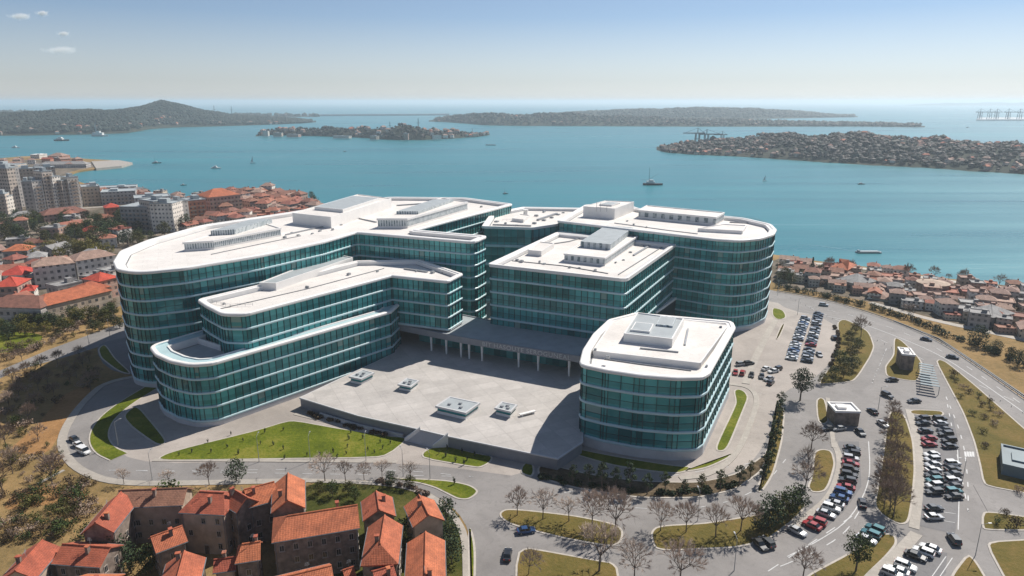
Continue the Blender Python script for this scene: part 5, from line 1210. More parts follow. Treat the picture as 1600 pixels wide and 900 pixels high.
hp_cache = {}
def small_house(wall, tile, seed, flatroof=False):
    key = (wall, tile, seed, flatroof)
    if key in hp_cache: return hp_cache[key]
    g = random.Random(seed); L, D, h = g.uniform(9, 14), g.uniform(7, 10), g.uniform(5, 9); root = empty('town_house'); b = MB()
    b.prism([(-L / 2, -D / 2), (L / 2, -D / 2), (L / 2, D / 2), (-L / 2, D / 2)], 0, h); b.build('wall', M[wall], root)
    r_ = MB(); e = .5; x0, x1, y0, y1 = -L / 2 - e, L / 2 + e, -D / 2 - e, D / 2 + e; zr = h + D * .25; hp = D * .4 if seed % 2 else 0
    if flatroof:
        r_.sweep([(-L / 2, -D / 2), (L / 2, -D / 2), (L / 2, D / 2), (-L / 2, D / 2)], [(.1, h - .05), (.1, h + .5), (-.3, h + .5), (-.3, h + .1)], cap=True); r_.box((L * .2, 0, h + 1.0), (2.5, 2.5, 2.0))
    else:
        A_, B_, C_, D_ = (x0, y0, h), (x1, y0, h), (x1, y1, h), (x0, y1, h); P1, P2 = (x0 + hp, 0, zr), (x1 - hp, 0, zr); s_ = math.hypot(D / 2, zr - h)
        r_.face([A_, B_, P2, P1], 0, 0, [(0, 0), (L, 0), (L - hp, s_), (hp, s_)]); r_.face([C_, D_, P1, P2], 0, 0, [(0, 0), (L, 0), (L - hp, s_), (hp, s_)]); r_.face([B_, C_, P2], 0, 0, [(0, 0), (D, 0), (D / 2, s_)]); r_.face([D_, A_, P1], 0, 0, [(0, 0), (D, 0), (D / 2, s_)])
        r_.face([A_, D_, C_, B_], 0); r_.box((L * .2, D * .15, zr - .2), (.8, .8, 1.6), 0, 0)
    r_.build('roof', M[tile], root); hp_cache[key] = Proto(root); return hp_cache[key]
WN = {'w_beige': 'beige', 'w_white': 'white', 'w_grey': 'grey', 'w_pink': 'pink', 'w_orange': 'orange'}
RN = {'tile': 'red tiled', 'tile_town': 'dull red', 'tile_red': 'bright red', 'tile_br': 'brown tiled', 'tile_pk': 'faded tiled', 'tile_gr': 'grey'}
taken = []
def fill(poly, n, walls, tiles, where, grp, mind=11, flatp=.1, seed=1, rots=(0, .4, -.5, 1.2), smin=.8, smax=1.15):
    g = random.Random(seed); xs = [p[0] for p in poly]; ys = [p[1] for p in poly]; cnt = 0; tr = 0; items = []
    while cnt < n and tr < n * 60:
        tr += 1; px, py = g.uniform(min(xs), max(xs)), g.uniform(min(ys), max(ys))
        if not inside((px, py), poly): continue
        x, y = at(px, py)
        if any((x - q[0]) ** 2 + (y - q[1]) ** 2 < mind ** 2 for q in taken): continue
        taken.append((x, y)); items.append((px, x, y)); cnt += 1
    items.sort(); count = {}
    for (px, x, y) in items:
        wl, tl_ = g.choice(walls), g.choice(tiles); fl = g.random() < flatp or (tl_ == 'tile_gr' and g.random() < .6)
        o = small_house(wl, tl_, g.randint(1, 3), fl).place((x, y, 0), g.choice(rots) + g.uniform(-.15, .15), g.uniform(smin, smax)); o.name = 'town_house'
        k = (wl, tl_, fl); count[k] = count.get(k, 0) + 1
        tag(o, f'{WN[wl]} house with {"flat " if fl else ""}{RN[tl_]} roof, {ordn(count[k] - 1)} from left {where}', 'house', grp)
for t in TB + LB:
    x, y = at((t[0] + t[2]) / 2, (t[1] + t[3]) / 2); 
    for k in range(-2, 3):
        x2, y2 = at((t[0] + t[2]) / 2 + k * (t[2] - t[0]) * .25, (t[1] + t[3]) / 2); taken.append((x2, y2 + t[5] / 2))
fill([(326, 312), (350, 306), (400, 302), (432, 305), (470, 317), (500, 330), (470, 345), (400, 352), (330, 356), (290, 362)], 80, ['w_pink', 'w_beige', 'w_grey', 'w_white'], ['tile_town', 'tile_town', 'tile_br', 'tile_pk', 'tile_br'], 'on the bay hill', 'houses on the bay hill', seed=1)
fill([(132, 296), (214, 304), (300, 318), (330, 312), (330, 330), (200, 316), (132, 306)], 22, ['w_beige', 'w_white', 'w_grey'], ['tile_pk', 'tile_gr', 'tile_br'], 'along the bay shore', 'houses along the bay shore', seed=2)
fill([(-20, 345), (190, 340), (190, 400), (-20, 420)], 16, ['w_beige', 'w_white', 'w_grey', 'w_pink'], ['tile_town', 'tile_br', 'tile_pk', 'tile_gr'], 'below the tree belt', 'houses below the tree belt', seed=3)
fill([(-20, 420), (185, 415), (185, 470), (-20, 490)], 14, ['w_beige', 'w_white', 'w_grey', 'w_pink'], ['tile_town', 'tile_pk', 'tile_gr'], 'around the apartment row', 'houses around the apartment row', seed=4, mind=9)
fill([(-30, 255), (60, 250), (140, 253), (140, 258), (95, 268), (60, 272), (-30, 275)], 20, ['w_beige', 'w_pink', 'w_orange', 'w_white'], ['tile', 'tile_pk', 'tile_gr'], 'on the quay peninsula', 'houses on the quay peninsula', seed=5, mind=16)
fill([(1218, 412), (1300, 420), (1400, 432), (1500, 448), (1620, 462), (1700, 520), (1600, 528), (1500, 502), (1400, 474), (1340, 462), (1280, 448), (1215, 436)], 165, ['w_beige', 'w_pink', 'w_grey', 'w_white', 'w_beige'], ['tile_pk', 'tile_pk', 'tile_br', 'tile_gr', 'tile_gr', 'tile_pk', 'tile_town'], 'in the shore settlement', 'houses of the shore settlement', seed=6, mind=6.2, flatp=.3, rots=(-.45, -.45, 1.1, -.3), smin=.38, smax=.75)
tower_block(1306, 447, 1340, 456, 440, 14, 'w_grey', 'grey long shed with sheet roof by the highway hedge', tiled='tile_gr', name='warehouse', cat='warehouse', grp='sheds of the shore settlement')
tower_block(1296, 432, 1322, 436, 420, 16, 'w_orange', 'pale orange hall behind the cypress', tiled='tile', name='warehouse', cat='warehouse', grp='sheds of the shore settlement')
tower_block(1506, 500, 1548, 512, 490, 14, 'w_grey', 'blue-grey shed at the right end of the settlement', tiled='tile_gr', name='warehouse', cat='warehouse', grp='sheds of the shore settlement')
for k, (xl, yl, xr, yr) in enumerate([(1365, 462, 1392, 447), (1375, 467, 1404, 450), (1387, 472, 1414, 456)]):
    tower_block(xl, yl, xr, yr, yl - 12, 8, 'w_beige', f'long beige barrack, {ordn(k)} from the left of three parallel ones', tiled='tile_pk', name='warehouse', cat='warehouse', grp='sheds of the shore settlement')
x, y = at(1455, 460); b = MB(); b.tube((x, y, 0), (x, y, 6), 7, 7, 28); b.tube((x, y, 6), (x, y, 7.2), 7.2, .2, 28, 1); tag(b.build('storage_tank', [M['w_plain'], M['w_plain_lt']]), 'round tank with pale conical lid among the shore houses', 'tank')
g = random.Random(90)
for i in range(45):
    t = g.random(); px = 1220 + 400 * t; py = 408 + 58 * t + g.uniform(4, 50)
    put(g.choice(sb[:3]), px, py, g.uniform(1.0, 2.0), 'scrubby bush between the houses of the shore settlement', 'shrub', 'scrub in the shore settlement', 0, g, 'scrub_bush')
for i in range(40):
    px, py = g.uniform(300, 500), g.uniform(306, 358); k = g.choice((0, 1)); put(bushy[k], px, py, g.uniform(.9, 1.5), f'{["green", "dark green"][k]} tree among the houses of the bay hill', 'tree', 'trees on the bay hill', 0, g)

# small buildings by the car parks
k_ = tower_block(1406, 578, 1426, 580, 556, 7, 'w_plain', 'tall white-roofed kiosk block on the kerbed lawn by the highway', name='kiosk_building', cat='kiosk', grp=None, roof='white')
k2 = tower_block(1303, 665, 1341, 666, 645, 6, 'w_plain', 'flat-roofed grey building with rooftop boxes beside the road', name='service_building', cat='building', grp=None, roof='white')
tower_block(1564, 742, 1640, 760, 736, 12, 'steel', 'dark flat-roofed shed on the dry meadow at the right edge', name='shed', cat='shed', grp=None, roof='steel')
cp_ = empty('carport'); tag(cp_, 'grey slatted carport beside the kiosk lawn', 'carport')
q = ats([(1436, 612), (1466, 617), (1456, 584), (1434, 580)], 0); b = MB(); A, B, D = Vector(q[0]), Vector(q[1]), Vector(q[3])
for t in range(9):
    f = t / 8; a, c = A.lerp(D, f), B.lerp(Vector(q[2]), f); dd = c - a; b.box(((a.x + c.x) / 2, (a.y + c.y) / 2, 2.9), (dd.length, 1.2, .12), math.atan2(dd.y, dd.x))
b.build('slatted_roof', M['steel'], cp_)
for p in q:
    b = MB(); b.tube((p[0], p[1], 0), (p[0], p[1], 2.9), .1, .1, 6); b.build('post', M['metal'], cp_)

# street lamps
lb = empty('street_lamp'); b = MB(); b.tube((0, 0, 0), (0, 0, 8.5), .11, .06, 6); b.tube((0, 0, 8.5), (1.6, 0, 8.9), .05, .04, 5); b.build('pole', M['metal'], lb); b = MB(); b.box((1.9, 0, 8.9), (.8, .3, .12)); b.build('lamp_head', M['metal'], lb)
LP = Proto(lb)
for i, (px, py, a, t) in enumerate([(630, 745, 2, 'street lamp on the kerb opposite the plaza steps'), (672, 749, 2, 'street lamp at the tip of the grassy traffic island'), (238, 750, 1.6, 'street lamp above the long red-roofed wing'), (172, 527, -1, 'street lamp on the left access road near the tall wing'), (140, 543, -1, 'street lamp on the left access road farther from the wing'), (1090, 814, 1.6, 'street lamp on the long island below the pavilion'), (1147, 892, 1.6, 'street lamp at the bottom car park'), (1524, 868, 0, 'street lamp at the bottom right junction'), (1425, 505, -2, 'street lamp on the highway right of the bare tree'), (1300, 470, -2, 'street lamp on the highway near the drum-shaped wing'), (1215, 462, -2, 'street lamp beside the drum-shaped wing'), (185, 698, 1, 'white street lamp in the shade of the two-tier wing'), (405, 722, 1.6, 'street lamp at the left part of the bright lawn kerb'), (485, 721, 1.6, 'street lamp in the middle of the bright lawn kerb'), (572, 720, 1.6, 'street lamp at the right part of the bright lawn kerb'), (1372, 640, 0, 'street lamp beside the flat-roofed grey building'), (1502, 760, 3.1, 'street lamp beside the right parking row'), (1246, 492, 0, 'street lamp at the top of the rear car park')]):
    x, y = at(px, py); o = LP.place((x, y, .05), a, .85); o.name = 'street_lamp'; tag(o, t, 'street lamp', 'street lamps')
# guard rail along the highway
def rail(px, label):
    p = chaikin(ats(px), 2, False); root = empty('guard_rail'); tag(root, label, 'guard rail'); b = MB(); b.prism(ccw(ribbon(p, .12)), .45, .8); b.build('rail', M['metal'], root)
    b = MB()
    for q in resample(p, 4)[:-1]: b.box((q[0], q[1], .3), (.1, .1, .6))
    o = b.build('rail_post', M['metal'], root); o['kind'] = 'stuff'
rail([(1214, 456), (1287, 469), (1340, 484), (1400, 504), (1465, 532), (1525, 572), (1600, 624), (1700, 695)], 'metal guard rail along the outer edge of the highway')
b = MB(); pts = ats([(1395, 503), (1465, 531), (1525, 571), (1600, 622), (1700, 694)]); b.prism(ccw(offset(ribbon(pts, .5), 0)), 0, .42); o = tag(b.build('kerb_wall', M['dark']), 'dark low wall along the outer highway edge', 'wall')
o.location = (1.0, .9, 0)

# ------------------------------------------------------------------ islands, far coast, boats, cranes
M['isle'] = grass_mat('island_ground', [(.3, (.018, .025, .018)), (.5, (.035, .04, .028)), (.66, (.07, .062, .045)), (.8, (.14, .115, .09))], .012, .1, .3)
def island(name, pts, W, wood_n, wood_s, seed, leafs=('far_leaf', 'far_brown'), treeh=5.0, houses=0, hcolors=None, hlabel='', crest=.55, rough=.12, house_v=(.05, .6), hs=1.0, wood_name='woodland'):
    g = random.Random(seed); N = 90; V_ = 9; cols = []
    def lerp_at(t):
        px = pts[0][0] + (pts[-1][0] - pts[0][0]) * t
        for a, c in zip(pts, pts[1:]):
            if a[0] <= px <= c[0]:
                f = (px - a[0]) / max(1e-6, c[0] - a[0]); return px, a[1] + (c[1] - a[1]) * f, a[2] + (c[2] - a[2]) * f
        return pts[-1]
    def info(t):
        px, ys, yt = lerp_at(t); x, y = at(px, ys, -2.0); r = math.hypot(x, y); ux, uy = x / r, y / r; Wt = W * (.25 + .75 * min(1, 6 * t, 6 * (1 - t)))
        yc = y + uy * Wt * crest; h = zat(px, yt, 0, yc); return x, y, ux, uy, Wt, max(1.0, h - treeh)
    ph = [g.uniform(0, 6.28) for _ in range(6)]
    def H(t, v, h):
        base = math.sin(min(1, v / crest) * PI / 2) if v < crest else math.cos((v - crest) / (1 - crest) * PI / 2)
        nz = 1 + rough * (math.sin(t * 37 + ph[0] + v * 5) + .6 * math.sin(t * 83 + ph[1] - v * 9)) * (1 if v != crest else .35)
        return -2.6 + (h + 2.6) * max(0, base) ** .8 * nz
    b = MB()
    for i in range(N + 1):
        t = i / N; x, y, ux, uy, Wt, h = info(t)
        for k in range(V_ + 1):
            v = k / V_; jt = g.uniform(-.01, .01) * Wt; b.v.append((x + ux * (Wt * v + jt), y + uy * (Wt * v + jt), H(t, v, h)))
    for i in range(N):
        for k in range(V_): b.f.append((i * (V_ + 1) + k, (i + 1) * (V_ + 1) + k, (i + 1) * (V_ + 1) + k + 1, i * (V_ + 1) + k + 1))
    b.m = [0] * len(b.f); b.r = [0] * len(b.f); b.uv = [None] * len(b.f)
    tag(b.build(name, M['isle'], None, True), kind='structure')
    def spot(v0=.03, v1=.8):
        t = g.uniform(.01, .99); x, y, ux, uy, Wt, h = info(t); v = g.uniform(v0, v1); return x + ux * Wt * v, y + uy * Wt * v, H(t, v, h)
    def clump(x, y): return math.sin(x * .021 + ph[2]) + math.sin(y * .027 + ph[3]) + .8 * math.sin((x + y) * .06 + ph[4]) + .6 * math.sin((x - y) * .11 + ph[5])
    if wood_n:
        b = MB(); ico = [(0, 0, 1), (.89, 0, .45), (.28, .85, .45), (-.72, .53, .45), (-.72, -.53, .45), (.28, -.85, .45), (.72, .53, -.45), (-.28, .85, -.45), (-.89, 0, -.45), (-.28, -.85, -.45), (.72, -.53, -.45), (0, 0, -1)]
        fa = [(0, 1, 2), (0, 2, 3), (0, 3, 4), (0, 4, 5), (0, 5, 1), (1, 6, 2), (2, 7, 3), (3, 8, 4), (4, 9, 5), (5, 10, 1), (2, 6, 7), (3, 7, 8), (4, 8, 9), (5, 9, 10), (1, 10, 6)]
        for _ in range(wood_n):
            x, y, z = spot()
            if houses > 50 and clump(x, y) < -.1 and g.random() < .65: continue
            s_ = wood_s * g.uniform(.5, 1.4) * (1.6 if houses > 50 and g.random() < .04 else 1); i = len(b.v); r = g.random(); mm = 0 if g.random() < .75 else 1; a = g.uniform(0, 6)
            for q in ico:
                k = g.uniform(.7, 1.25); b.v.append((x + s_ * k * (q[0] * math.cos(a) - q[1] * math.sin(a)), y + s_ * k * (q[0] * math.sin(a) + q[1] * math.cos(a)), z + s_ * .6 + s_ * .85 * k * q[2]))
            for f in fa: b.f.append((i + f[0], i + f[1], i + f[2])); b.m.append(mm); b.r.append(max(.01, min(1, r + g.uniform(-.15, .15)))); b.uv.append(None)
        tag(b.build(wood_name, [M[leafs[0]], M[leafs[1]]]), kind='stuff')
    for _ in range(houses):
        for _t in range(6):
            x, y, z = spot(*house_v)
            if houses < 50 or clump(x, y) < .3: break
        wl, tl_ = g.choice(hcolors)
        o = far_house(wl, tl_).place((x, y, z - .5), g.uniform(0, 3), hs * g.uniform(.7, 1.3)); o.name = 'island_house'
        tag(o, f'tiny {WN[wl]} house with {RN[tl_]} roof {hlabel}', 'house', 'houses ' + hlabel)
    return spot
FH = {}
def far_house(wl, tl_):
    if (wl, tl_) in FH: return FH[(wl, tl_)]
    b = MB(); L, D, h = 10, 8, 6; b.prism([(-L / 2, -D / 2), (L / 2, -D / 2), (L / 2, D / 2), (-L / 2, D / 2)], 0, h, 0)
    A_, B_, C_, D_ = (-5.4, -4.4, h), (5.4, -4.4, h), (5.4, 4.4, h), (-5.4, 4.4, h); P1, P2 = (-3, 0, h + 2.6), (3, 0, h + 2.6)
    for f in ([A_, B_, P2, P1], [C_, D_, P1, P2], [B_, C_, P2], [D_, A_, P1], [A_, D_, C_, B_]): b.face(f, 1)
    FH[(wl, tl_)] = Proto(b.build('island_house', [M[wl], M[tl_]])); return FH[(wl, tl_)]
HC = [('w_pink', 'tile_pk'), ('w_beige', 'tile_br'), ('w_white', 'tile_pk'), ('w_beige', 'tile_pk'), ('w_pink', 'tile')]
island('hill_island', [(-160, 216, 185), (0, 212, 178), (40, 212, 177), (85, 211, 172), (150, 210, 173), (200, 208, 171), (235, 202, 165), (258, 200, 158), (280, 199, 161), (320, 198, 172), (360, 197, 179), (420, 195, 183), (470, 193, 186), (494, 191, 190)], 900, 15000, 5.2, 1, leafs=('far_leaf', 'far_leaf'), houses=45, hcolors=HC, hlabel='along the foot of the wooded hill island', house_v=(.01, .12), hs=1.1, crest=.6, rough=.03)
island('low_island', [(400, 213, 209), (420, 211, 200), (500, 213, 199), (560, 215, 199), (600, 218, 199), (622, 219, 194), (660, 219, 200), (700, 217, 203), (745, 214, 206), (765, 211, 210)], 120, 900, 3.6, 2, houses=55, hcolors=HC, hlabel='on the small mid-bay island', house_v=(.05, .6), treeh=5)
island('town_island', [(1026, 235, 232), (1045, 239, 225), (1080, 242, 219), (1130, 244, 215), (1200, 248, 208), (1300, 255, 208), (1390, 260, 209), (1450, 263, 215), (1520, 268, 219), (1600, 273, 225), (1760, 282, 234)], 420, 4600, 3.6, 3, houses=215, hcolors=HC, hlabel='on the densely built right-hand island', house_v=(.03, .8), hs=.72, treeh=6, crest=.7, leafs=('far_brown', 'far_leaf'))
island('far_island', [(670, 190, 186), (700, 191, 181), (760, 196, 178), (820, 197, 178), (900, 197, 178), (1000, 197.5, 183), (1100, 198, 186), (1200, 198, 188), (1290, 198, 191), (1350, 198, 193), (1445, 199, 197)], 500, 2600, 6, 4, houses=30, hcolors=HC, hlabel='on the flat far island', treeh=6)
island('far_hills', [(780, 187, 184), (860, 187, 178), (930, 187, 173), (990, 187, 171), (1060, 187, 169), (1120, 186, 168), (1180, 186, 170), (1240, 185, 173), (1290, 184, 178), (1340, 183, 182)], 1200, 5000, 7, 5, treeh=7, rough=.04, leafs=('far_leaf', 'far_leaf'))
island('far_coast', [(1415, 165, 164.3), (1450, 165, 161.8), (1520, 165, 160.5), (1600, 165, 160), (1800, 165, 159)], 3000, 0, 0, 6, treeh=0)
island('far_coast', [(-200, 188, 176), (-60, 187, 175), (10, 184, 176), (60, 182, 178)], 900, 300, 14, 7, treeh=5)
island('far_coast', [(330, 183, 180), (380, 183, 179), (450, 183, 180.5), (500, 182.5, 181.5)], 500, 200, 10, 8, treeh=5)
b = MB(); pts = ats([(486, 181.5), (560, 181), (640, 180.5), (700, 180)], -2); b.prism(ccw(ribbon(pts, 60)), -2.2, 9); tag(b.build('breakwater', M['greyroof']), 'long thin breakwater in the strait between the hill island and far island', 'breakwater')
for k, (xl, yl, xr, yr, yt, dp) in enumerate([(411, 213, 419, 213, 205, 12), (427, 213.5, 440, 213.5, 208, 14), (448, 214, 466, 214.3, 210, 14), (520, 216, 545, 216.5, 212.5, 14), (578, 218, 588, 218.3, 212.5, 12), (631, 219, 638, 219, 209, 10), (678, 218, 690, 217.7, 212, 12)]):
    tower_block(xl, yl, xr, yr, yt, dp, ('w_tower_lt', 'w_beige', 'w_pink')[k % 3], f'pale port building, {ordn(k)} from the left on the mid-bay island', name='port_building', cat='building', grp='port buildings on the mid-bay island')
# pale quay spit at the end of the left peninsula
b = MB(); b.prism(ccw(ats([(143, 252), (185, 250), (207, 254), (190, 259), (150, 263)], 1.2)), -2.5, 1.2); tag(b.build('quay', M['walk']), kind='structure')
tower_block(48, 248, 62, 248, 242, 20, 'w_white', 'white hall on the quay peninsula', tiled=None, roof='white', name='quay_shed', cat='shed', grp='quay buildings')
tower_block(75, 250, 98, 250, 244, 20, 'w_orange', 'pinkish warehouse on the quay peninsula', tiled='tile_pk', name='quay_shed', cat='shed', grp='quay buildings')
tower_block(60, 263, 135, 262, 257, 16, 'w_grey', 'long dark shed along the quay edge', tiled='tile_gr', name='quay_shed', cat='shed', grp='quay buildings')

M['hull_dk'] = flat('dark_hull', (.03, .045, .055), .5, .2, 1); M['hull_w'] = flat('white_hull', (.6, .6, .58), .4, .1, 1); M['hull_g'] = flat('grey_hull', (.24, .30, .32), .5, .15, 1)
def boat(px, py, wpx, label, kind='motor', hull='hull_dk', a=0.0):
    x, y = at(px, py, -2.0); dep = math.hypot(y, 92); L = wpx * dep / FPX; root = empty('boat', (x, y, -2.0), a); tag(root, label, 'boat', 'boats on the bay')
    hb = L * (.14 if kind == 'barge' else .16); fr = L * (.05 if kind == 'barge' else .09); b = MB(); st_ = [(-.5, .85), (-.3, 1), (.15, 1), (.35, .7), (.5, .06)] if kind != 'barge' else [(-.5, .9), (-.45, 1), (.42, 1), (.5, .7)]
    for s_, k in st_:
        b.v += [(L * s_, -hb * .7 * k, -.3), (L * s_, -hb * k, fr), (L * s_, hb * k, fr), (L * s_, hb * .7 * k, -.3)]
    for i in range(len(st_) - 1):
        for k in range(4): j = (k + 1) % 4; b.f.append((i * 4 + k, i * 4 + 4 + k, i * 4 + 4 + j, i * 4 + j))
    n = len(st_) * 4; b.f += [(3, 2, 1, 0)[::-1], (n - 4, n - 3, n - 2, n - 1)]; b.m = [0] * len(b.f); b.r = [0] * len(b.f); b.uv = [None] * len(b.f); b.build('hull', M[hull], root)
    if kind in ('motor', 'ship', 'work', 'fishing'):
        c = MB(); hh = L * (.10 if kind != 'ship' else .14); c.box((-L * .12, 0, fr + hh / 2), (L * (.4 if kind != 'ship' else .62), hb * 1.4, hh)); c.box((-L * .08, 0, fr + hh * 1.35), (L * .2, hb * 1.1, hh * .7)); c.build('cabin', M['hull_w'], root)
    if kind == 'barge': c = MB(); c.box((0, 0, fr + L * .012), (L * .8, hb * 1.5, L * .03)); c.box((-L * .42, 0, fr + L * .03), (L * .07, hb, L * .07)); c.build('deck_load', M['hull_g'], root)
    if kind in ('work', 'fishing', 'ship', 'sail'):
        t = MB(); h = L * {'work': .8, 'fishing': .8, 'ship': .8, 'sail': 1.3}[kind]; xm = L * (-.2 if kind != 'sail' else .05); rr = max(.12, L * .012)
        t.tube((xm, 0, fr), (xm, 0, fr + h), rr, rr * .6, 6, 0, True)
        if kind in ('work', 'fishing'): t.tube((xm, 0, fr + h * .25), (xm + L * .45, 0, fr + h * .6), rr * .7, rr * .4, 5); t.tube((xm, 0, fr + h * .2), (xm - L * .4, 0, fr + h * .22), rr * .7, rr * .4, 5)
        t.build('mast', M['steel'], root)
        if kind == 'sail': t = MB(); t.face([(xm + .1, 0, fr + h * .1), (xm + .1, .02, fr + h * .95), (xm - L * .45, .15, fr + h * .12)]); t.build('sail', M['hull_w'], root)
    return root
boat(25, 231, 12, 'white motor boat at the left edge of the bay', 'motor', 'hull_w'); boat(97, 220, 22, 'dark ship below the hill island at the left', 'motor'); boat(157, 213, 24, 'large white ship with a tall mast by the island foot', 'ship', 'hull_w'); boat(245, 255, 13, 'dark fishing boat with masts off the quay', 'fishing', a=.3)
boat(338, 263, 15, 'pale low motor boat in the middle left of the bay', 'motor', 'hull_w'); boat(287, 289.5, 9, 'small dark motor boat near the bay shore', 'motor', a=.2); boat(395, 255, 8, 'small sailing boat on the pale wake', 'sail', 'hull_g'); boat(539, 237, 5, 'tiny boat below the mid-bay island', 'motor'); boat(767, 227, 16, 'grey-green barge right of the mid-bay island', 'barge', 'hull_g'); boat(790, 303, 9, 'dark small boat just beyond the long white roof', 'fishing', a=.4)
boat(1020, 289, 30, 'dark workboat with tall mast in the middle of the bay', 'work', a=-.1); boat(1346, 288, 11, 'small dark boat off the built-up island', 'motor'); boat(1357, 395, 38, 'long pale barge near the right shore', 'barge', 'hull_g'); boat(1512, 199.5, 5, 'tiny dark boat far off to the right', 'motor'); boat(1195, 283, 7, 'faint small sailing boat right of the workboat', 'sail', 'hull_g')
M['wake'] = flat('wake_foam', (.10, .26, .31), .35, .2, .02)
for wk, wd in (([(395, 257), (430, 246), (470, 236), (525, 227)], 3.0), ([(287, 290), (250, 286), (190, 284)], 1.2), ([(400, 250), (480, 247), (560, 250)], 4.0), ([(1346, 289), (1270, 285), (1200, 284)], 1.6), ([(1357, 397), (1300, 386), (1240, 380)], 1.2), ([(1020, 291), (1100, 296), (1180, 298)], 2.0), ([(245, 257), (215, 253), (205, 250)], 1.5), ([(820, 262), (900, 258), (1000, 260)], 6.0), ([(1050, 345), (1200, 352), (1350, 350)], 2.5)):
    p = chaikin(ats(wk, -1.95), 2, False); b = MB(); n_ = len(p); rb = ribbon(p, wd)
    L1, L2 = rb[:n_], rb[n_:][::-1]
    for i in range(n_ - 1):
        f0, f1 = (1 - abs(2 * i / (n_ - 1) - 1)) , (1 - abs(2 * (i + 1) / (n_ - 1) - 1)); mid = lambda a, c, f: (a[0] + (c[0] - a[0]) * (.5 - .5 * f), a[1] + (c[1] - a[1]) * (.5 - .5 * f), -1.95)
        b.face([mid(L2[i], L1[i], f0), mid(L2[i + 1], L1[i + 1], f1), mid(L1[i + 1], L2[i + 1], f1), mid(L1[i], L2[i], f0)])
    tag(b.build('water_wake', M['wake']), kind='structure')
def crane(px, py, ytop, label, boom=1.0, a=0.0, kind='gantry', z0=0.0):
    x, y = at(px, py, z0); h = zat(px, ytop, x, y) - z0; root = empty('harbour_crane', (x, y, z0), a); tag(root, label, 'crane', 'harbour cranes'); b = MB(); r = h * .03
    if kind == 'mast':
        b.tube((0, 0, -2), (0, 0, h), r * 1.3, r * .8, 6); b.tube((-h * .12, 0, h * .7), (h * .12, 0, h * .7), r * .6, r * .6, 4); b.build('mast', M['steel'], root); return
    for sx in (-.13, .13):
        for sy in (-.13, .13): b.tube((sx * h, sy * h, -3), (sx * h * .8, sy * h * .8, h * .68), r, r, 5)
        b.tube((sx * h, -.13 * h, h * .35), (sx * h, .13 * h, h * .35), r * .8, r * .8, 4)
    b.tube((-.13 * h, 0, h * .35), (.13 * h, 0, h * .35), r * .8, r * .8, 4); b.build('portal', M['steel'], root)
    t = MB(); t.tube((-.45 * h, 0, h * .7), (boom * h, 0, h * .7), r * 1.4, r * 1.1, 5); t.tube((0, 0, h * .68), (0, 0, h), r * 1.1, r * .8, 5); t.tube((0, 0, h), (boom * h * .9, 0, h * .7), r * .4, r * .4, 4); t.tube((0, 0, h), (-.42 * h, 0, h * .7), r * .4, r * .4, 4); t.build('boom', M['steel'], root)
crane(1089, 226, 200, 'left harbour crane with boom on the built-up island', .9, PI, z0=4); crane(1103, 227, 202, 'middle harbour crane on the built-up island', 1.0, .05, z0=4); crane(1128, 223, 205, 'right harbour crane on the built-up island', .8, PI + .1, z0=6)
for i, px in enumerate((1530, 1545, 1556, 1574, 1592, 1612)): crane(px, 187, 170, f'faint far harbour crane, {ordn(i)} from the left at the right edge', .8, .2 * (i % 3), z0=0)
b = MB(); b.prism(ccw(ats([(1525, 188), (1700, 188), (1700, 184), (1530, 184.5)], -1)), -2.5, 3); tag(b.build('quay', M['greyroof']), kind='structure')
for (px, py, yt, lab) in [(610, 210, 190, 'slim mast on the mid-bay island, left'), (654, 208, 185, 'slim mast on the mid-bay island, right'), (336, 184, 165, 'faint far mast beyond the hill island, left'), (363, 184, 166, 'faint far mast beyond the hill island, right'), (150, 210, 193, 'pale mast by the foot of the hill island'), (738, 211, 200, 'short mast at the right end of the mid-bay island')]:
    crane(px, py, yt, lab, kind='mast')

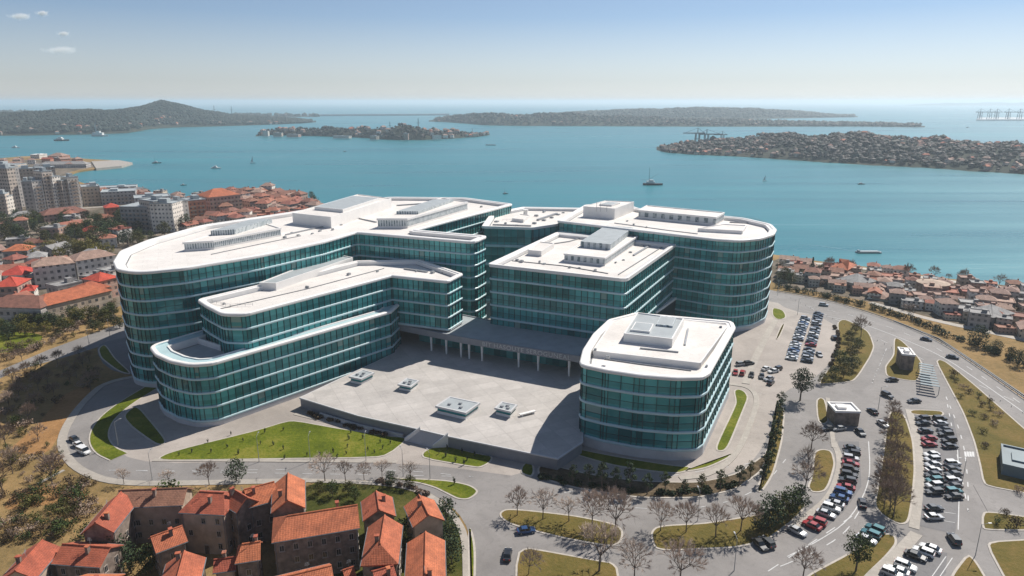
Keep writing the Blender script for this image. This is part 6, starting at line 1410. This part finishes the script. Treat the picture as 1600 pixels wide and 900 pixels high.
# ------------------------------------------------------------------ clouds and haze
def cloud(px, py, wpx, hpx, dist, seed):
    u = (px - 800) / FPX; v = -(py - 450) / FPX; d = Vector((u, _c + v * _s, -_s + v * _c)); p = Vector((0, 0, CH)) + d * dist
    W = wpx * dist / FPX; Hh = hpx * dist / FPX; g = random.Random(seed); b = MB()
    b.box((0, 0, 0), (W * 1.25, W * .8, Hh * 1.5)); o = b.build('cloud', [None]); o.data.materials.clear(); o.location = p
    m = bpy.data.materials.new('cloud_vapour'); m.use_nodes = True; n = m.node_tree.nodes; l = m.node_tree.links; n.remove(n['Principled BSDF'])
    pv = n.new('ShaderNodeVolumePrincipled'); l.new(pv.outputs[0], n['Material Output'].inputs['Volume']); pv.inputs['Color'].default_value = (1, 1, 1, 1); pv.inputs['Anisotropy'].default_value = .2
    tc = opos(n); mp = n.new('ShaderNodeMapping'); mp.inputs['Scale'].default_value = (2 / W, 2.5 / W, 2 / Hh); l.new(tc, mp.inputs[0])
    ln = n.new('ShaderNodeVectorMath'); ln.operation = 'LENGTH'; l.new(mp.outputs[0], ln.inputs[0])
    nz = noise(n, l, 5.0 / W, 4, .6, tc); f = math_n(n, l, 'SUBTRACT', math_n(n, l, 'MULTIPLY', nz, 2.2), ln.outputs['Value']); f = math_n(n, l, 'SUBTRACT', f, .25)
    l.new(math_n(n, l, 'MULTIPLY', math_n(n, l, 'MULTIPLY', f, 1.0, clamp=True), 8.0 / W), pv.inputs['Density'])
    o.data.materials.append(m); tag(o, kind='stuff')
cloud(31, 26, 40, 11, 9000, 1); cloud(66, 21, 22, 10, 9000, 2); cloud(99, 53, 22, 9, 9500, 3); cloud(95, 79, 60, 13, 10000, 4)

hz = MB(); HS_ = S + 2000
hz.box((0, 0, (118 - 6) / 2), (2 * HS_, 2 * HS_, 118 + 6)); ho = hz.build('haze', []); tag(ho, kind='stuff')
m = bpy.data.materials.new('haze_air'); m.use_nodes = True; n = m.node_tree.nodes; l = m.node_tree.links; n.remove(n['Principled BSDF'])
pv = n.new('ShaderNodeVolumePrincipled'); l.new(pv.outputs[0], n['Material Output'].inputs['Volume'])
pv.inputs['Color'].default_value = (.80, .90, .98, 1); pv.inputs['Density'].default_value = 1 / 9000; pv.inputs['Anisotropy'].default_value = .3
ho.data.materials.clear(); ho.data.materials.append(m)

for q in Proto.ALL:                     # kinds that no place called for
    if not q.used:
        for o in list(q.root.children_recursive) + [q.root]: bpy.data.objects.remove(o)
